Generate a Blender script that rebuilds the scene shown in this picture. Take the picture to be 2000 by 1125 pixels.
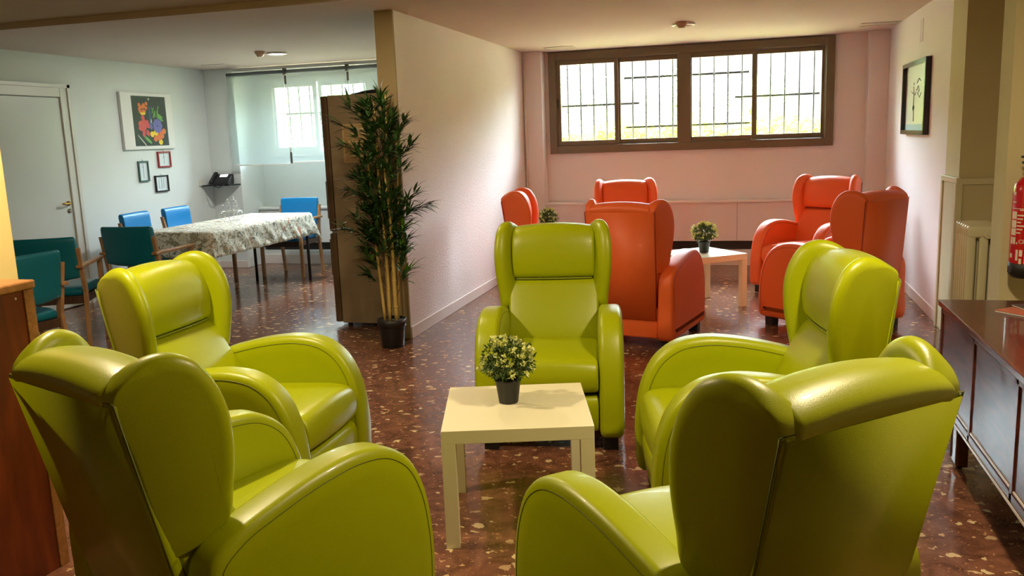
import bpy, bmesh, math, random
from mathutils import Vector, Matrix, noise
random.seed(7)
R = math.radians
S = bpy.context.scene
for o in list(bpy.data.objects): bpy.data.objects.remove(o, do_unlink=True)
C = S.collection

# ------------------------------------------------------------------ camera
def make_camera():
    yaw, pit, rol, F, H = -0.27107, 0.17483, -0.03711, 1677.24, 1.48
    f = Vector((math.sin(yaw)*math.cos(pit), math.cos(yaw)*math.cos(pit), -math.sin(pit)))
    r = Vector((math.cos(yaw), -math.sin(yaw), 0)); u = r.cross(f)
    c, s = math.cos(rol), math.sin(rol)
    r2 = c*r + s*u; u2 = -s*r + c*u
    cam = bpy.data.cameras.new('camera'); cam.sensor_width = 36; cam.lens = F/2000*36
    cam.clip_start = .05; cam.clip_end = 200
    o = bpy.data.objects.new('camera', cam); C.objects.link(o)
    m = Matrix((r2, u2, -f)).transposed().to_4x4(); m.translation = Vector((0, 0, H))
    o.matrix_world = m
    S.camera = o
make_camera()

# ------------------------------------------------------------------ light
S.view_settings.view_transform = 'Standard'; S.view_settings.look = 'None'
S.view_settings.gamma = 1; S.view_settings.use_curve_mapping = False
S.view_settings.exposure = 0.58
W = bpy.data.worlds.new('sky'); S.world = W; W.use_nodes = True
nt = W.node_tree; nt.nodes.clear()
out = nt.nodes.new('ShaderNodeOutputWorld'); bg = nt.nodes.new('ShaderNodeBackground')
bg.inputs[0].default_value = (.80, .92, 1, 1)
# bright hazy sky: brilliant high up, paler towards the horizon
_tc = nt.nodes.new('ShaderNodeTexCoord'); _sp = nt.nodes.new('ShaderNodeSeparateXYZ'); _mr = nt.nodes.new('ShaderNodeMapRange'); _mr.interpolation_type = 'SMOOTHSTEP'
nt.links.new(_tc.outputs['Generated'], _sp.inputs[0]); nt.links.new(_sp.outputs['Z'], _mr.inputs['Value'])
_mr.inputs['From Min'].default_value = .10; _mr.inputs['From Max'].default_value = .45
_mr.inputs['To Min'].default_value = 1.7; _mr.inputs['To Max'].default_value = 58
nt.links.new(_mr.outputs[0], bg.inputs[1])
nt.links.new(bg.outputs[0], out.inputs[0])

def sun(name, rot, strength, col):
    l = bpy.data.lights.new(name, 'SUN'); l.energy = strength; l.color = col; l.angle = R(1)
    o = bpy.data.objects.new(name, l); C.objects.link(o); o.rotation_euler = rot
sun('sun', (R(38), 0, R(-12)), 7, (1, .96, .86))       # comes over the building onto the garden

def area(name, loc, rot, sx, sy, e, col, shape='RECTANGLE', portal=False):
    l = bpy.data.lights.new(name, 'AREA'); l.shape = shape; l.size = sx
    if shape in ('RECTANGLE', 'ELLIPSE'): l.size_y = sy
    l.energy = e; l.color = col
    if portal: l.cycles.is_portal = True
    o = bpy.data.objects.new(name, l); C.objects.link(o); o.location = loc; o.rotation_euler = rot
    return o
area('window_portal_right', (-.67, 10.08, 1.82), (R(-90), 0, 0), 3.0, 1.1, 1, (1, 1, 1), portal=True)
area('window_portal_left', (-4.6, 10.08, 1.82), (R(-90), 0, 0), 2.5, .95, 1, (1, 1, 1), portal=True)
WARM = (1, .80, .52)
LAMPS_NEAR = [(.55, 2.55, 'right of the cream table'), (-2.3, 2.55, 'left of the cream table'), (-2.3, 4.75, 'added to brighten the bamboo and fridge')]  # last one is an added lamp, lifting the dark bamboo and fridge side
LAMP_E = 30

# ------------------------------------------------------------------ helpers
def lin(r, g, b):
    f = lambda c: (c/255/12.92 if c/255 <= .04045 else ((c/255+.055)/1.055)**2.4)
    return (f(r), f(g), f(b), 1)
def mat(name, col, rough=.5, metal=0, bump=0, bscale=60, var=0, vscale=3, coat=0, spec=.5, emit=None, estr=0, trans=0, detail=4):
    m = bpy.data.materials.new(name); m.use_nodes = True; n = m.node_tree; L = n.links
    p = n.nodes['Principled BSDF']
    p.inputs['Roughness'].default_value = rough; p.inputs['Metallic'].default_value = metal
    p.inputs['Coat Weight'].default_value = coat; p.inputs['Specular IOR Level'].default_value = spec
    p.inputs['Transmission Weight'].default_value = trans
    if emit: p.inputs['Emission Color'].default_value = emit; p.inputs['Emission Strength'].default_value = estr
    tc = n.nodes.new('ShaderNodeTexCoord')
    nz = n.nodes.new('ShaderNodeTexNoise'); nz.inputs['Scale'].default_value = vscale; nz.inputs['Detail'].default_value = detail
    L.new(tc.outputs['Object'], nz.inputs['Vector'])
    mx = n.nodes.new('ShaderNodeMix'); mx.data_type = 'RGBA'
    v = var if var else .03
    mx.inputs[6].default_value = tuple(c*(1-v) for c in col[:3])+(1,); mx.inputs[7].default_value = tuple(min(1, c*(1+v)) for c in col[:3])+(1,)
    L.new(nz.outputs['Fac'], mx.inputs[0]); L.new(mx.outputs[2], p.inputs['Base Color'])
    if bump:
        b2 = n.nodes.new('ShaderNodeTexNoise'); b2.inputs['Scale'].default_value = bscale; b2.inputs['Detail'].default_value = 3
        L.new(tc.outputs['Object'], b2.inputs['Vector'])
        bp = n.nodes.new('ShaderNodeBump'); bp.inputs['Strength'].default_value = bump; bp.inputs['Distance'].default_value = .01
        L.new(b2.outputs['Fac'], bp.inputs['Height']); L.new(bp.outputs[0], p.inputs['Normal'])
    return m
def wood(name, c1, c2, rough=.35, scale=(3, 30, 30), coat=0):
    m = mat(name, c1, rough, coat=coat); n = m.node_tree; L = n.links
    p = n.nodes['Principled BSDF']; tc = n.nodes.new('ShaderNodeTexCoord'); mp = n.nodes.new('ShaderNodeMapping')
    mp.inputs['Scale'].default_value = scale; L.new(tc.outputs['Object'], mp.inputs[0])
    nz = n.nodes.new('ShaderNodeTexNoise'); nz.inputs['Scale'].default_value = 1.5; nz.inputs['Detail'].default_value = 6
    nz.inputs['Distortion'].default_value = 1.2
    L.new(mp.outputs[0], nz.inputs['Vector'])
    cr = n.nodes.new('ShaderNodeValToRGB'); cr.color_ramp.elements[0].position = .3; cr.color_ramp.elements[1].position = .7
    cr.color_ramp.elements[0].color = c1; cr.color_ramp.elements[1].color = c2
    L.new(nz.outputs['Fac'], cr.inputs[0]); L.new(cr.outputs[0], p.inputs['Base Color'])
    return m
def obj(name, bm, m, parent=None, smooth=False, label=None, ang=None):
    me = bpy.data.meshes.new(name); bmesh.ops.recalc_face_normals(bm, faces=bm.faces[:]) if ang != 'keep' else None
    bm.to_mesh(me); bm.free()
    for x in (m if isinstance(m, (list, tuple)) else [m]): me.materials.append(x)
    if smooth:
        for p in me.polygons: p.use_smooth = True
    o = bpy.data.objects.new(name, me); C.objects.link(o)
    if parent: o.parent = parent
    if label: o['label'] = label
    return o
def tag(o, label, cat, group=None, kind=None):
    o['label'] = label; o['category'] = cat
    if group: o['group'] = group
    if kind: o['kind'] = kind
    return o
def thing(name, label, cat, loc=(0, 0, 0), rz=0, group=None):
    o = bpy.data.objects.new(name, None); C.objects.link(o); o.empty_display_size = .1
    o.location = loc; o.rotation_euler = (0, 0, rz); return tag(o, label, cat, group)
def struct(name, bm, m, parent=None, smooth=False):
    o = obj(name, bm, m, parent, smooth)
    if not parent: o['kind'] = 'structure'
    return o
def dup(root, loc, rz, label, group=None):
    r = root.copy(); C.objects.link(r); r.location = loc; r.rotation_euler = (0, 0, rz); r['label'] = label
    if group: r['group'] = group
    for ch in list(root.children):
        c = ch.copy(); C.objects.link(c); c.parent = r
        for g in ch.children:
            d = g.copy(); C.objects.link(d); d.parent = c
    return r
B = bmesh.new
def box(bm, x0, x1, y0, y1, z0, z1, bev=0, seg=2, mi=0, M=None):
    t = bmesh.new(); r = bmesh.ops.create_cube(t, size=1)
    for v in t.verts: v.co = Vector(((x0+x1)/2+v.co.x*(x1-x0), (y0+y1)/2+v.co.y*(y1-y0), (z0+z1)/2+v.co.z*(z1-z0)))
    if bev: bmesh.ops.bevel(t, geom=t.edges[:], offset=bev, segments=seg, affect='EDGES', profile=.5)
    if M: bmesh.ops.transform(t, matrix=M, verts=t.verts)
    for f in t.faces: f.material_index = mi
    _join(bm, t)
def _join(bm, t):
    me = bpy.data.meshes.new('t'); t.to_mesh(me); t.free(); bm.from_mesh(me); bpy.data.meshes.remove(me)
def tube(bm, pts, r, seg=8, cap=True, r1=None, mi=0, closed=False):
    P = [Vector(p) for p in pts]; n = len(P); rings = []; up = None
    for i, p in enumerate(P):
        if closed: t = (P[(i+1) % n]-P[i-1])
        else: t = (P[min(i+1, n-1)]-P[max(i-1, 0)])
        t.normalize()
        if up is None: up = Vector((0, 0, 1)) if abs(t.z) < .9 else Vector((1, 0, 0))
        a = t.cross(up)
        if a.length < 1e-4: a = t.cross(Vector((0, 1, 0)))
        a.normalize(); b = a.cross(t); up = b
        rr = r if r1 is None else r+(r1-r)*i/(n-1)
        rings.append([bm.verts.new(p+rr*(math.cos(k*2*math.pi/seg)*a+math.sin(k*2*math.pi/seg)*b)) for k in range(seg)])
    for i in range(n if closed else n-1):
        A, D = rings[i], rings[(i+1) % n]
        for k in range(seg):
            f = bm.faces.new((A[k], A[(k+1) % seg], D[(k+1) % seg], D[k])); f.material_index = mi; f.smooth = True
    if cap and not closed:
        bm.faces.new(rings[0]).material_index = mi; bm.faces.new(rings[-1]).material_index = mi
def lathe(bm, prof, seg=24, c=(0, 0, 0), mi=0, smooth=True):
    rings = []
    for (r, z) in prof:
        rings.append([bm.verts.new((c[0]+max(r, 1e-5)*math.cos(k*2*math.pi/seg), c[1]+max(r, 1e-5)*math.sin(k*2*math.pi/seg), c[2]+z)) for k in range(seg)])
    for a, d in zip(rings, rings[1:]):
        for k in range(seg):
            f = bm.faces.new((a[k], a[(k+1) % seg], d[(k+1) % seg], d[k])); f.material_index = mi; f.smooth = smooth
    for rg in (rings[0], rings[-1]):
        f = bm.faces.new(rg); f.material_index = mi
def ball(bm, c, r, seg=10, mi=0, sc=(1, 1, 1)):
    t = bmesh.new(); bmesh.ops.create_uvsphere(t, u_segments=seg, v_segments=max(5, seg//2+1), radius=r)
    for v in t.verts: v.co = Vector(c)+Vector((v.co.x*sc[0], v.co.y*sc[1], v.co.z*sc[2]))
    for f in t.faces: f.smooth = True; f.material_index = mi
    _join(bm, t)
def smooth_loop(pts, n, closed=True):
    """Catmull-Rom through 2-D points, resampled to n even points"""
    m = len(pts); dense = []
    segs = m if closed else m-1
    for i in range(segs):
        g = lambda k: Vector(pts[k % m]) if closed else Vector(pts[max(0, min(m-1, k))])
        p0, p1, p2, p3 = g(i-1), g(i), g(i+1), g(i+2)
        d01, d12, d23 = max((p1-p0).length, 1e-6)**.5, max((p2-p1).length, 1e-6)**.5, max((p3-p2).length, 1e-6)**.5
        for s in range(12):
            t = s/12
            # centripetal tangents
            m1 = (p2-p1)+d12*((p1-p0)/d01-(p2-p0)/(d01+d12)); m2 = (p2-p1)+d12*((p3-p2)/d23-(p3-p1)/(d12+d23))
            dense.append((2*t**3-3*t*t+1)*p1+(t**3-2*t*t+t)*m1+(-2*t**3+3*t*t)*p2+(t**3-t*t)*m2)
    if not closed: dense.append(Vector(pts[-1]))
    L = [0]; D = dense+([dense[0]] if closed else [])
    for a, b in zip(D, D[1:]): L.append(L[-1]+(b-a).length)
    tot = L[-1]; res = []; j = 0; cnt = n if closed else n-1
    for i in range(n):
        s = tot*i/cnt
        while j < len(L)-2 and L[j+1] < s: j += 1
        t = (s-L[j])/max(L[j+1]-L[j], 1e-9); res.append(D[j].lerp(D[j+1], min(1, max(0, t))))
    return res
def inset(P, e):
    n = len(P); out = []
    area2 = sum(P[i].x*P[(i+1) % n].y-P[(i+1) % n].x*P[i].y for i in range(n)); sg = 1 if area2 > 0 else -1
    for i in range(n):
        t = (P[(i+1) % n]-P[i-1]); t.normalize(); out.append(P[i]+sg*e*Vector((-t.y, t.x)))
    return out
def pillow(bm, outline, x0, x1, rx, ry, crown=0, n=72, warp=None, steps=5, cr_in=.05, sc=None):
    """slab between x0 and x1 with the 2-D (y,z) outline, edges rounded (rx across, ry inward), faces crowned"""
    P = smooth_loop(outline, n); cx = (x0+x1)/2; T = (x1-x0)/2
    prof = []
    for k in range(steps+1):
        ph = math.pi/2*k/steps; prof.append((ry*(1-math.cos(ph)), T-rx+rx*math.sin(ph)))
    if crown:
        for k in range(1, 4): e = k/3; prof.append((ry+cr_in*e, T+crown*(1-(1-e)**2)))
    rows = []
    for s in (-1, 1):
        rs = []
        for (e, x) in prof:
            Q = inset(P, e) if e > 0 else P
            if sc and e > 0: Q = [p.lerp(q, sc(p)) for p, q in zip(P, Q)]
            rs.append([bm.verts.new((cx+s*x, q.x, q.y)) for q in Q])
        rows.append(rs)
    allr = list(reversed(rows[0]))+rows[1]
    for a, b in zip(allr, allr[1:]):
        for k in range(n):
            f = bm.faces.new((a[k], a[(k+1) % n], b[(k+1) % n], b[k])); f.smooth = True
    for rg in (allr[0], allr[-1]): f = bm.faces.new(rg); f.smooth = True
    if warp:
        for v in {v for r in allr for v in r}: v.co = Vector(warp(*v.co))

# ------------------------------------------------------------------ materials
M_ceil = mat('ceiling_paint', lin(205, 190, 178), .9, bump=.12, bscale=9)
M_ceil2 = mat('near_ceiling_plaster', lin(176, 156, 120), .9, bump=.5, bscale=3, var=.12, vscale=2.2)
M_blue = mat('cool_cast_wall', lin(216, 222, 220), .75, bump=.08, bscale=60)  # white with the cyan cast of blind-filtered light mixed into its colour
M_pink = mat('rose_cast_wall', lin(228, 222, 224), .75, bump=.1, bscale=30)  # pink cast of window light and floor bounce painted into the white
M_stucco = mat('rose_cast_stucco', lin(228, 218, 216), .7, bump=.55, bscale=90)  # stucco carrying the same painted-in rose light cast
M_beige = mat('beige_wall', lin(196, 184, 142), .8, bump=.08, bscale=40)
M_yel = mat('cream_pillar_paint', lin(232, 208, 140), .7, bump=.1, bscale=25)
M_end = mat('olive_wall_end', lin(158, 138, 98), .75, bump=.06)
M_base = mat('baseboard_white', lin(222, 212, 206), .35)
M_whitegloss = mat('white_gloss_paint', lin(214, 214, 206), .32)
M_door = mat('door_paint', lin(204, 208, 202), .3, bump=.05, bscale=12)
M_alu = mat('olive_bronze_aluminium', lin(112, 98, 76), .4, metal=.2)
M_aluL = mat('white_window_frame', lin(222, 226, 224), .4)
M_iron = mat('dark_iron', lin(70, 66, 58), .5, metal=.4)
M_black = mat('black_plastic', lin(22, 22, 22), .45)
M_blackgloss = mat('black_gloss', lin(16, 17, 19), .2)
M_green = mat('lime_leather', lin(164, 174, 0), .34, bump=.08, bscale=420, coat=.08, var=.02)
M_seamg = mat('green_piping', lin(96, 104, 10), .45)
M_orange = mat('orange_leather', lin(238, 102, 42), .5, bump=.08, bscale=420, coat=.05, var=.02)
M_seamo = mat('orange_piping', lin(140, 34, 10), .5)
M_foot = mat('black_foot', lin(24, 22, 24), .5)
M_gap = mat('gap_shade_dark', lin(18, 18, 14), .8)  # near-black fill for gaps: footrest shade painted in, plus joints and slot
M_lack = mat('cream_white_laminate', lin(238, 232, 196), .32)
M_pot = mat('black_pot', lin(28, 28, 28), .5)
M_soil = mat('pebble_soil', lin(40, 34, 26), .9, bump=1, bscale=120)
M_leaf = mat('bamboo_leaf', lin(54, 88, 40), .42, var=.4, vscale=14)
M_leaf2 = mat('fresh_bamboo_leaf', lin(96, 150, 44), .42, var=.2, vscale=14)
M_cane = mat('bamboo_cane', lin(186, 158, 84), .45, var=.25, vscale=6)
M_twig = mat('twig', lin(92, 84, 50), .6)
M_sage = mat('boxwood_leaf', lin(74, 100, 44), .5, var=.35, vscale=40)
M_tip = mat('pale_blossom', lin(228, 232, 150), .5, var=.1, vscale=60)
M_fridge = mat('champagne_steel', lin(150, 132, 104), .42, metal=.12, var=.04, vscale=1)
M_fdoor = mat('brown_door_edge', lin(92, 72, 50), .35, metal=.1)
M_teal = mat('teal_vinyl', lin(0, 108, 128), .36, bump=.05, bscale=300)
M_bluev = mat('blue_vinyl', lin(0, 124, 190), .36, bump=.05, bscale=300)
M_beech = wood('beech_wood', lin(150, 110, 70), lin(184, 142, 96), .4, (20, 20, 3))
M_beechd = wood('dark_stained_leg', lin(60, 44, 34), lin(84, 62, 46), .4, (20, 20, 3))
M_mahog = wood('mahogany', lin(60, 24, 16), lin(104, 48, 32), .42, (30, 3, 12), coat=.12)
M_mahtop = wood('mahogany_top', lin(56, 26, 18), lin(92, 48, 34), .28, (30, 3, 12), coat=.4)
M_inlay = mat('pale_inlay', lin(186, 170, 156), .3)
M_cherry = wood('red_brown_veneer', lin(92, 36, 12), lin(130, 56, 20), .4, (8, 8, 1.5))
M_oak = wood('oak_trim', lin(140, 92, 48), lin(178, 124, 70), .4, (3, 20, 20))
M_brass = mat('brass', lin(200, 160, 84), .25, metal=1)
M_chrome = mat('chrome', lin(220, 220, 220), .15, metal=1)
M_paper = mat('paper', lin(226, 226, 222), .7)
M_ink = mat('pencil_grey', lin(120, 120, 120), .8)
M_red = mat('extinguisher_red', lin(176, 14, 26), .22, coat=.4)
M_redf = mat('red_frame', lin(150, 28, 32), .4)
M_grnf = mat('green_frame', lin(70, 104, 92), .4)
M_label = mat('label_white', lin(214, 200, 178), .6)
M_label2 = mat('label_dark_red', lin(120, 16, 24), .5)
M_scr = mat('phone_screen', lin(230, 240, 245), .3, emit=(.85, .95, 1, 1), estr=1.0)
M_det = mat('detector_beige', lin(190, 160, 130), .5)
M_lampglass = mat('lamp_diffuser', (1, 1, 1, 1), .4, emit=(1, .98, .92, 1), estr=18)
M_offglass = mat('unlit_diffuser', lin(196, 190, 186), .2)
M_ventm = mat('vent_paint', lin(206, 196, 186), .6)
M_warmglass = mat('warm_diffuser', (1, .9, .7, 1), .4, emit=(1, .82, .55, 1), estr=12)

def floor_mat():
    m = bpy.data.materials.new('terrazzo'); m.use_nodes = True; n = m.node_tree; L = n.links; N = n.nodes.new
    p = n.nodes['Principled BSDF']; tc = N('ShaderNodeTexCoord')
    def nz(scale, det=4, dist=0):
        k = N('ShaderNodeTexNoise'); k.inputs['Scale'].default_value = scale; k.inputs['Detail'].default_value = det; k.inputs['Distortion'].default_value = dist
        L.new(tc.outputs['Object'], k.inputs['Vector']); return k
    def math_(op, a, b=None):
        k = N('ShaderNodeMath'); k.operation = op
        for i, v in enumerate((a, b)):
            if v is None: continue
            if isinstance(v, (int, float)): k.inputs[i].default_value = v
            else: L.new(v, k.inputs[i])
        return k.outputs[0]
    def mix(f, a, b):
        k = N('ShaderNodeMix'); k.data_type = 'RGBA'
        for i, v in ((0, f), (6, a), (7, b)):
            if isinstance(v, (int, float, tuple)): k.inputs[i].default_value = v
            else: L.new(v, k.inputs[i])
        return k.outputs[2]
    base = nz(9, 8, 1.5); fine = nz(70, 5, .5)
    cr = N('ShaderNodeValToRGB'); L.new(base.outputs['Fac'], cr.inputs[0]); e = cr.color_ramp.elements
    e[0].position = .32; e[0].color = lin(66, 40, 31); e[1].position = .7; e[1].color = lin(126, 82, 62)
    col = mix(math_('MULTIPLY', fine.outputs['Fac'], .35), cr.outputs[0], lin(150, 100, 72))
    def chips(scale, warp, wscale, thr, spread, c1, c2, col, stretch):
        w = nz(wscale, 3)
        mp = N('ShaderNodeMapping'); L.new(tc.outputs['Object'], mp.inputs[0]); mp.inputs['Scale'].default_value = stretch; mp.inputs['Rotation'].default_value = (0, 0, stretch[0])
        ad = N('ShaderNodeMixRGB'); ad.blend_type = 'ADD'; ad.inputs[0].default_value = warp
        L.new(mp.outputs[0], ad.inputs[1]); L.new(w.outputs['Color'], ad.inputs[2])
        v = N('ShaderNodeTexVoronoi'); v.inputs['Scale'].default_value = scale; v.inputs['Randomness'].default_value = 1
        v.voronoi_dimensions = '2D'; L.new(ad.outputs[0], v.inputs['Vector'])
        sp = N('ShaderNodeSeparateColor'); L.new(v.outputs['Color'], sp.inputs[0])
        rad = math_('SUBTRACT', math_('MULTIPLY', sp.outputs[0], spread), spread-thr)
        fac = math_('GREATER_THAN', rad, v.outputs['Distance'])
        return mix(fac, col, mix(sp.outputs[1], c1, c2))
    col = chips(85, .03, 60, .30, .95, lin(176, 128, 84), lin(130, 74, 46), col, (1.0, .8, 1))
    col = chips(36, .05, 45, .27, .9, lin(196, 156, 112), lin(150, 98, 66), col, (.75, 1.0, 1))
    col = chips(16, .07, 26, .31, .72, lin(214, 190, 144), lin(176, 142, 104), col, (.9, 1.15, 1))
    L.new(col, p.inputs['Base Color'])
    r2 = nz(1.6, 3); rr = N('ShaderNodeMapRange'); L.new(r2.outputs['Fac'], rr.inputs[0])
    rr.inputs['To Min'].default_value = .10; rr.inputs['To Max'].default_value = .24; L.new(rr.outputs[0], p.inputs['Roughness'])
    b = nz(3.2, 2); bp = N('ShaderNodeBump'); bp.inputs['Strength'].default_value = .22; bp.inputs['Distance'].default_value = .008
    L.new(b.outputs['Fac'], bp.inputs['Height']); L.new(bp.outputs[0], p.inputs['Normal'])
    p.inputs['Specular IOR Level'].default_value = .55
    return m
def cloth_mat():
    m = mat('floral_cloth', lin(214, 212, 200), .8); n = m.node_tree; L = n.links; N = n.nodes.new
    p = n.nodes['Principled BSDF']; tc = N('ShaderNodeTexCoord'); src = None
    col = lin(222, 222, 210)
    cur = None
    for sc, thr, c, dist in ((7, .56, lin(168, 160, 138), 2.5), (10, .60, lin(96, 120, 118), 4), (5, .66, lin(190, 132, 104), 1.0), (13, .62, lin(130, 128, 104), 5)):
        k = N('ShaderNodeTexNoise'); k.inputs['Scale'].default_value = sc; k.inputs['Distortion'].default_value = dist; k.inputs['Detail'].default_value = 2
        mp = N('ShaderNodeMapping'); mp.inputs['Location'].default_value = (sc*3.1, sc, 0); L.new(tc.outputs['Object'], mp.inputs[0]); L.new(mp.outputs[0], k.inputs['Vector'])
        r = N('ShaderNodeMapRange'); r.inputs['From Min'].default_value = thr; r.inputs['From Max'].default_value = thr+.02; L.new(k.outputs['Fac'], r.inputs[0])
        x = N('ShaderNodeMix'); x.data_type = 'RGBA'; L.new(r.outputs[0], x.inputs[0]); x.inputs[7].default_value = c
        if cur is None: x.inputs[6].default_value = col
        else: L.new(cur, x.inputs[6])
        cur = x.outputs[2]
    L.new(cur, p.inputs['Base Color']); return m
def sheer_mat(name, col, alpha):
    m = bpy.data.materials.new(name); m.use_nodes = True; n = m.node_tree; L = n.links; N = n.nodes.new
    o = n.nodes['Material Output']; n.nodes.remove(n.nodes['Principled BSDF'])
    tr = N('ShaderNodeBsdfTransparent'); tr.inputs[0].default_value = (.92, 1, .99, 1)
    tl = N('ShaderNodeBsdfTranslucent'); tl.inputs[0].default_value = (.16, .19, .19, 1)
    df = N('ShaderNodeBsdfDiffuse'); df.inputs[0].default_value = col
    a = N('ShaderNodeMixShader'); a.inputs[0].default_value = .5; L.new(tl.outputs[0], a.inputs[1]); L.new(df.outputs[0], a.inputs[2])
    b = N('ShaderNodeMixShader'); b.inputs[0].default_value = alpha; L.new(tr.outputs[0], b.inputs[1]); L.new(a.outputs[0], b.inputs[2])
    # weave
    tc = N('ShaderNodeTexCoord'); nz = N('ShaderNodeTexNoise'); nz.inputs['Scale'].default_value = 300; L.new(tc.outputs['Object'], nz.inputs['Vector'])
    mr = N('ShaderNodeMapRange'); mr.inputs['To Min'].default_value = alpha-.05; mr.inputs['To Max'].default_value = alpha+.05
    L.new(nz.outputs['Fac'], mr.inputs[0]); L.new(mr.outputs[0], b.inputs[0]); L.new(b.outputs[0], o.inputs[0]); return m
def glass_mat():
    m = bpy.data.materials.new('window_glass'); m.use_nodes = True; n = m.node_tree; L = n.links; N = n.nodes.new
    o = n.nodes['Material Output']; n.nodes.remove(n.nodes['Principled BSDF'])
    tr = N('ShaderNodeBsdfTransparent'); tr.inputs[0].default_value = (.96, .98, .97, 1); g = N('ShaderNodeBsdfGlossy'); g.inputs['Roughness'].default_value = .02
    b = N('ShaderNodeMixShader'); fr = N('ShaderNodeFresnel'); fr.inputs[0].default_value = 1.3
    L.new(fr.outputs[0], b.inputs[0]); L.new(tr.outputs[0], b.inputs[1]); L.new(g.outputs[0], b.inputs[2]); L.new(b.outputs[0], o.inputs[0]); return m
def leaf_out(name, c1, c2):
    m = mat(name, c1, .5, var=0); n = m.node_tree; L = n.links; N = n.nodes.new; p = n.nodes['Principled BSDF']
    nz = N('ShaderNodeTexNoise'); nz.inputs['Scale'].default_value = 9; tc = N('ShaderNodeTexCoord'); L.new(tc.outputs['Object'], nz.inputs['Vector'])
    cr = N('ShaderNodeValToRGB'); cr.color_ramp.elements[0].position = .35; cr.color_ramp.elements[1].position = .65
    cr.color_ramp.elements[0].color = c1; cr.color_ramp.elements[1].color = c2
    L.new(nz.outputs['Fac'], cr.inputs[0]); L.new(cr.outputs[0], p.inputs['Base Color'])
    tl = N('ShaderNodeBsdfTranslucent'); L.new(cr.outputs[0], tl.inputs[0]); mx = N('ShaderNodeMixShader'); mx.inputs[0].default_value = .45
    L.new(p.outputs[0], mx.inputs[1]); L.new(tl.outputs[0], mx.inputs[2]); L.new(mx.outputs[0], n.nodes['Material Output'].inputs[0]); return m
M_floor = floor_mat(); M_cloth = cloth_mat(); M_sheer = sheer_mat('sheer_blind', (.60, .68, .68, 1), .50); M_glass = glass_mat()
M_hedge = leaf_out('hedge_leaf', lin(120, 160, 40), lin(206, 206, 60))
M_tree = leaf_out('garden_leaf', lin(150, 190, 110), lin(200, 215, 150))
M_ground = mat('garden_soil', lin(150, 130, 100), .9, var=.2)

# ------------------------------------------------------------------ room
CH = 2.395
XL, XR, YW, YN = -6.33, 1.36, 9.78, -2.6
b = B(); box(b, XL-.3, 3.0, YN-.2, YW+.3, -.12, 0); struct('floor', b, M_floor)
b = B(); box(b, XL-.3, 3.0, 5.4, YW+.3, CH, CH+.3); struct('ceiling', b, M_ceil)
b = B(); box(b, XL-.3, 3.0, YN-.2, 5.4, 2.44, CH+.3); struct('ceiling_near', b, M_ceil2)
b = B(); box(b, XL-.2, XL, YN-.2, YW+.3, 0, CH+.1); struct('wall_left', b, M_blue)
b = B(); box(b, XR, XR+.15, 6.78, YW+.3, 0, CH+.05)
struct('wall_right', b, M_pink)
b = B(); box(b, XR, 3.0, 6.36, 6.78, 0, CH+.05); struct('wall_right_end', b, M_beige)
b = B(); box(b, 1.66, 1.85, 4.75, 6.36, 0, 2.44); struct('wall_right_recess', b, M_beige)
b = B(); box(b, 1.175, 1.85, 4.55, 4.75, 0, 2.44); struct('wall_right_pier', b, M_beige)
b = B(); box(b, 1.75, 1.95, YN-.2, 4.55, 0, 2.44); struct('wall_right_near', b, M_beige)
b = B(); box(b, XL-.2, 3.0, YN-.2, YN, 0, 2.44); struct('wall_rear', b, M_yel)
# far (window) wall with openings: right room window, left room window
b = B()
X0, X1, Z0, Z1 = -2.19, .86, 1.262, 2.385
for a in ((-2.45, X0, 0, CH), (X1, XR, 0, CH), (X0, X1, 0, Z0), (X0, X1, Z1, CH+.02)): box(b, a[0], a[1], YW, YW+.3, a[2], a[3])
struct('wall_far_right', b, M_pink)
b = B(); LX0, LX1, LZ0, LZ1 = -5.76, -3.4, 1.33, 2.29
for a in ((XL, LX0, 0, CH), (LX1, -2.59, 0, CH), (LX0, LX1, 0, LZ0), (LX0, LX1, LZ1, CH+.02)): box(b, a[0], a[1], YW, YW+.3, a[2], a[3])
struct('wall_far_left', b, M_blue)
b = B(); box(b, -2.575, -2.45, 5.925, YW, 0, CH); struct('wall_partition', b, M_stucco)
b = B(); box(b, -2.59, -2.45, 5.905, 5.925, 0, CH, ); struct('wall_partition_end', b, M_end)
b = B(); box(b, -2.59, -2.575, 5.925, YW, 0, CH); struct('wall_partition_left_face', b, M_blue)
b = B(); box(b, -2.45, -2.235, 9.58, YW, 0, CH, .006); struct('wall_pilaster_left', b, M_pink)
b = B(); box(b, 1.17, XR, 9.58, YW, 0, CH, .006); struct('wall_pilaster_right', b, M_pink)
b = B(); box(b, XL, -5.93, 9.26, YW, 0, CH, .006); struct('wall_pilaster_corner', b, M_blue)
# pillar and baseboards
b = B(); box(b, -3.7, -2.945, 2.55, 2.885, 0, 2.44, .008); box(b, -2.946, -2.943, 2.55, 2.838, 0, 2.44, .001); struct('wall_pillar', b, M_yel)
def bb(name, x0, x1, y0, y1, h=.09):
    b = B(); box(b, x0, x1, y0, y1, 0, h, .004); struct(name, b, M_base)
bb('baseboard_partition', -2.45, -2.435, 5.905, 9.58); bb('baseboard_right', 1.345, XR, 6.4, 9.58)
bb('baseboard_left', XL, -6.315, 7.06, 9.26); bb('baseboard_left_far', -5.93, -2.59, 9.60, 9.615, .12); bb('baseboard_far', -2.235, 1.17, 9.60, 9.615, .12)
bb('baseboard_corner', XL, -5.93, 9.245, 9.26)
b = B(); box(b, -2.235, 1.17, 9.61, YW, 0, .17); struct('trim_1', b, M_pink)
b = B(); box(b, -5.93, -2.59, 9.61, YW, 0, .17); struct('trim_2', b, M_blue)
b = B(); tube(b, [(-2.425, 9.56, .1), (-2.425, 9.56, 2.39)], .012); struct('trim_3', b, M_base)

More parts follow.
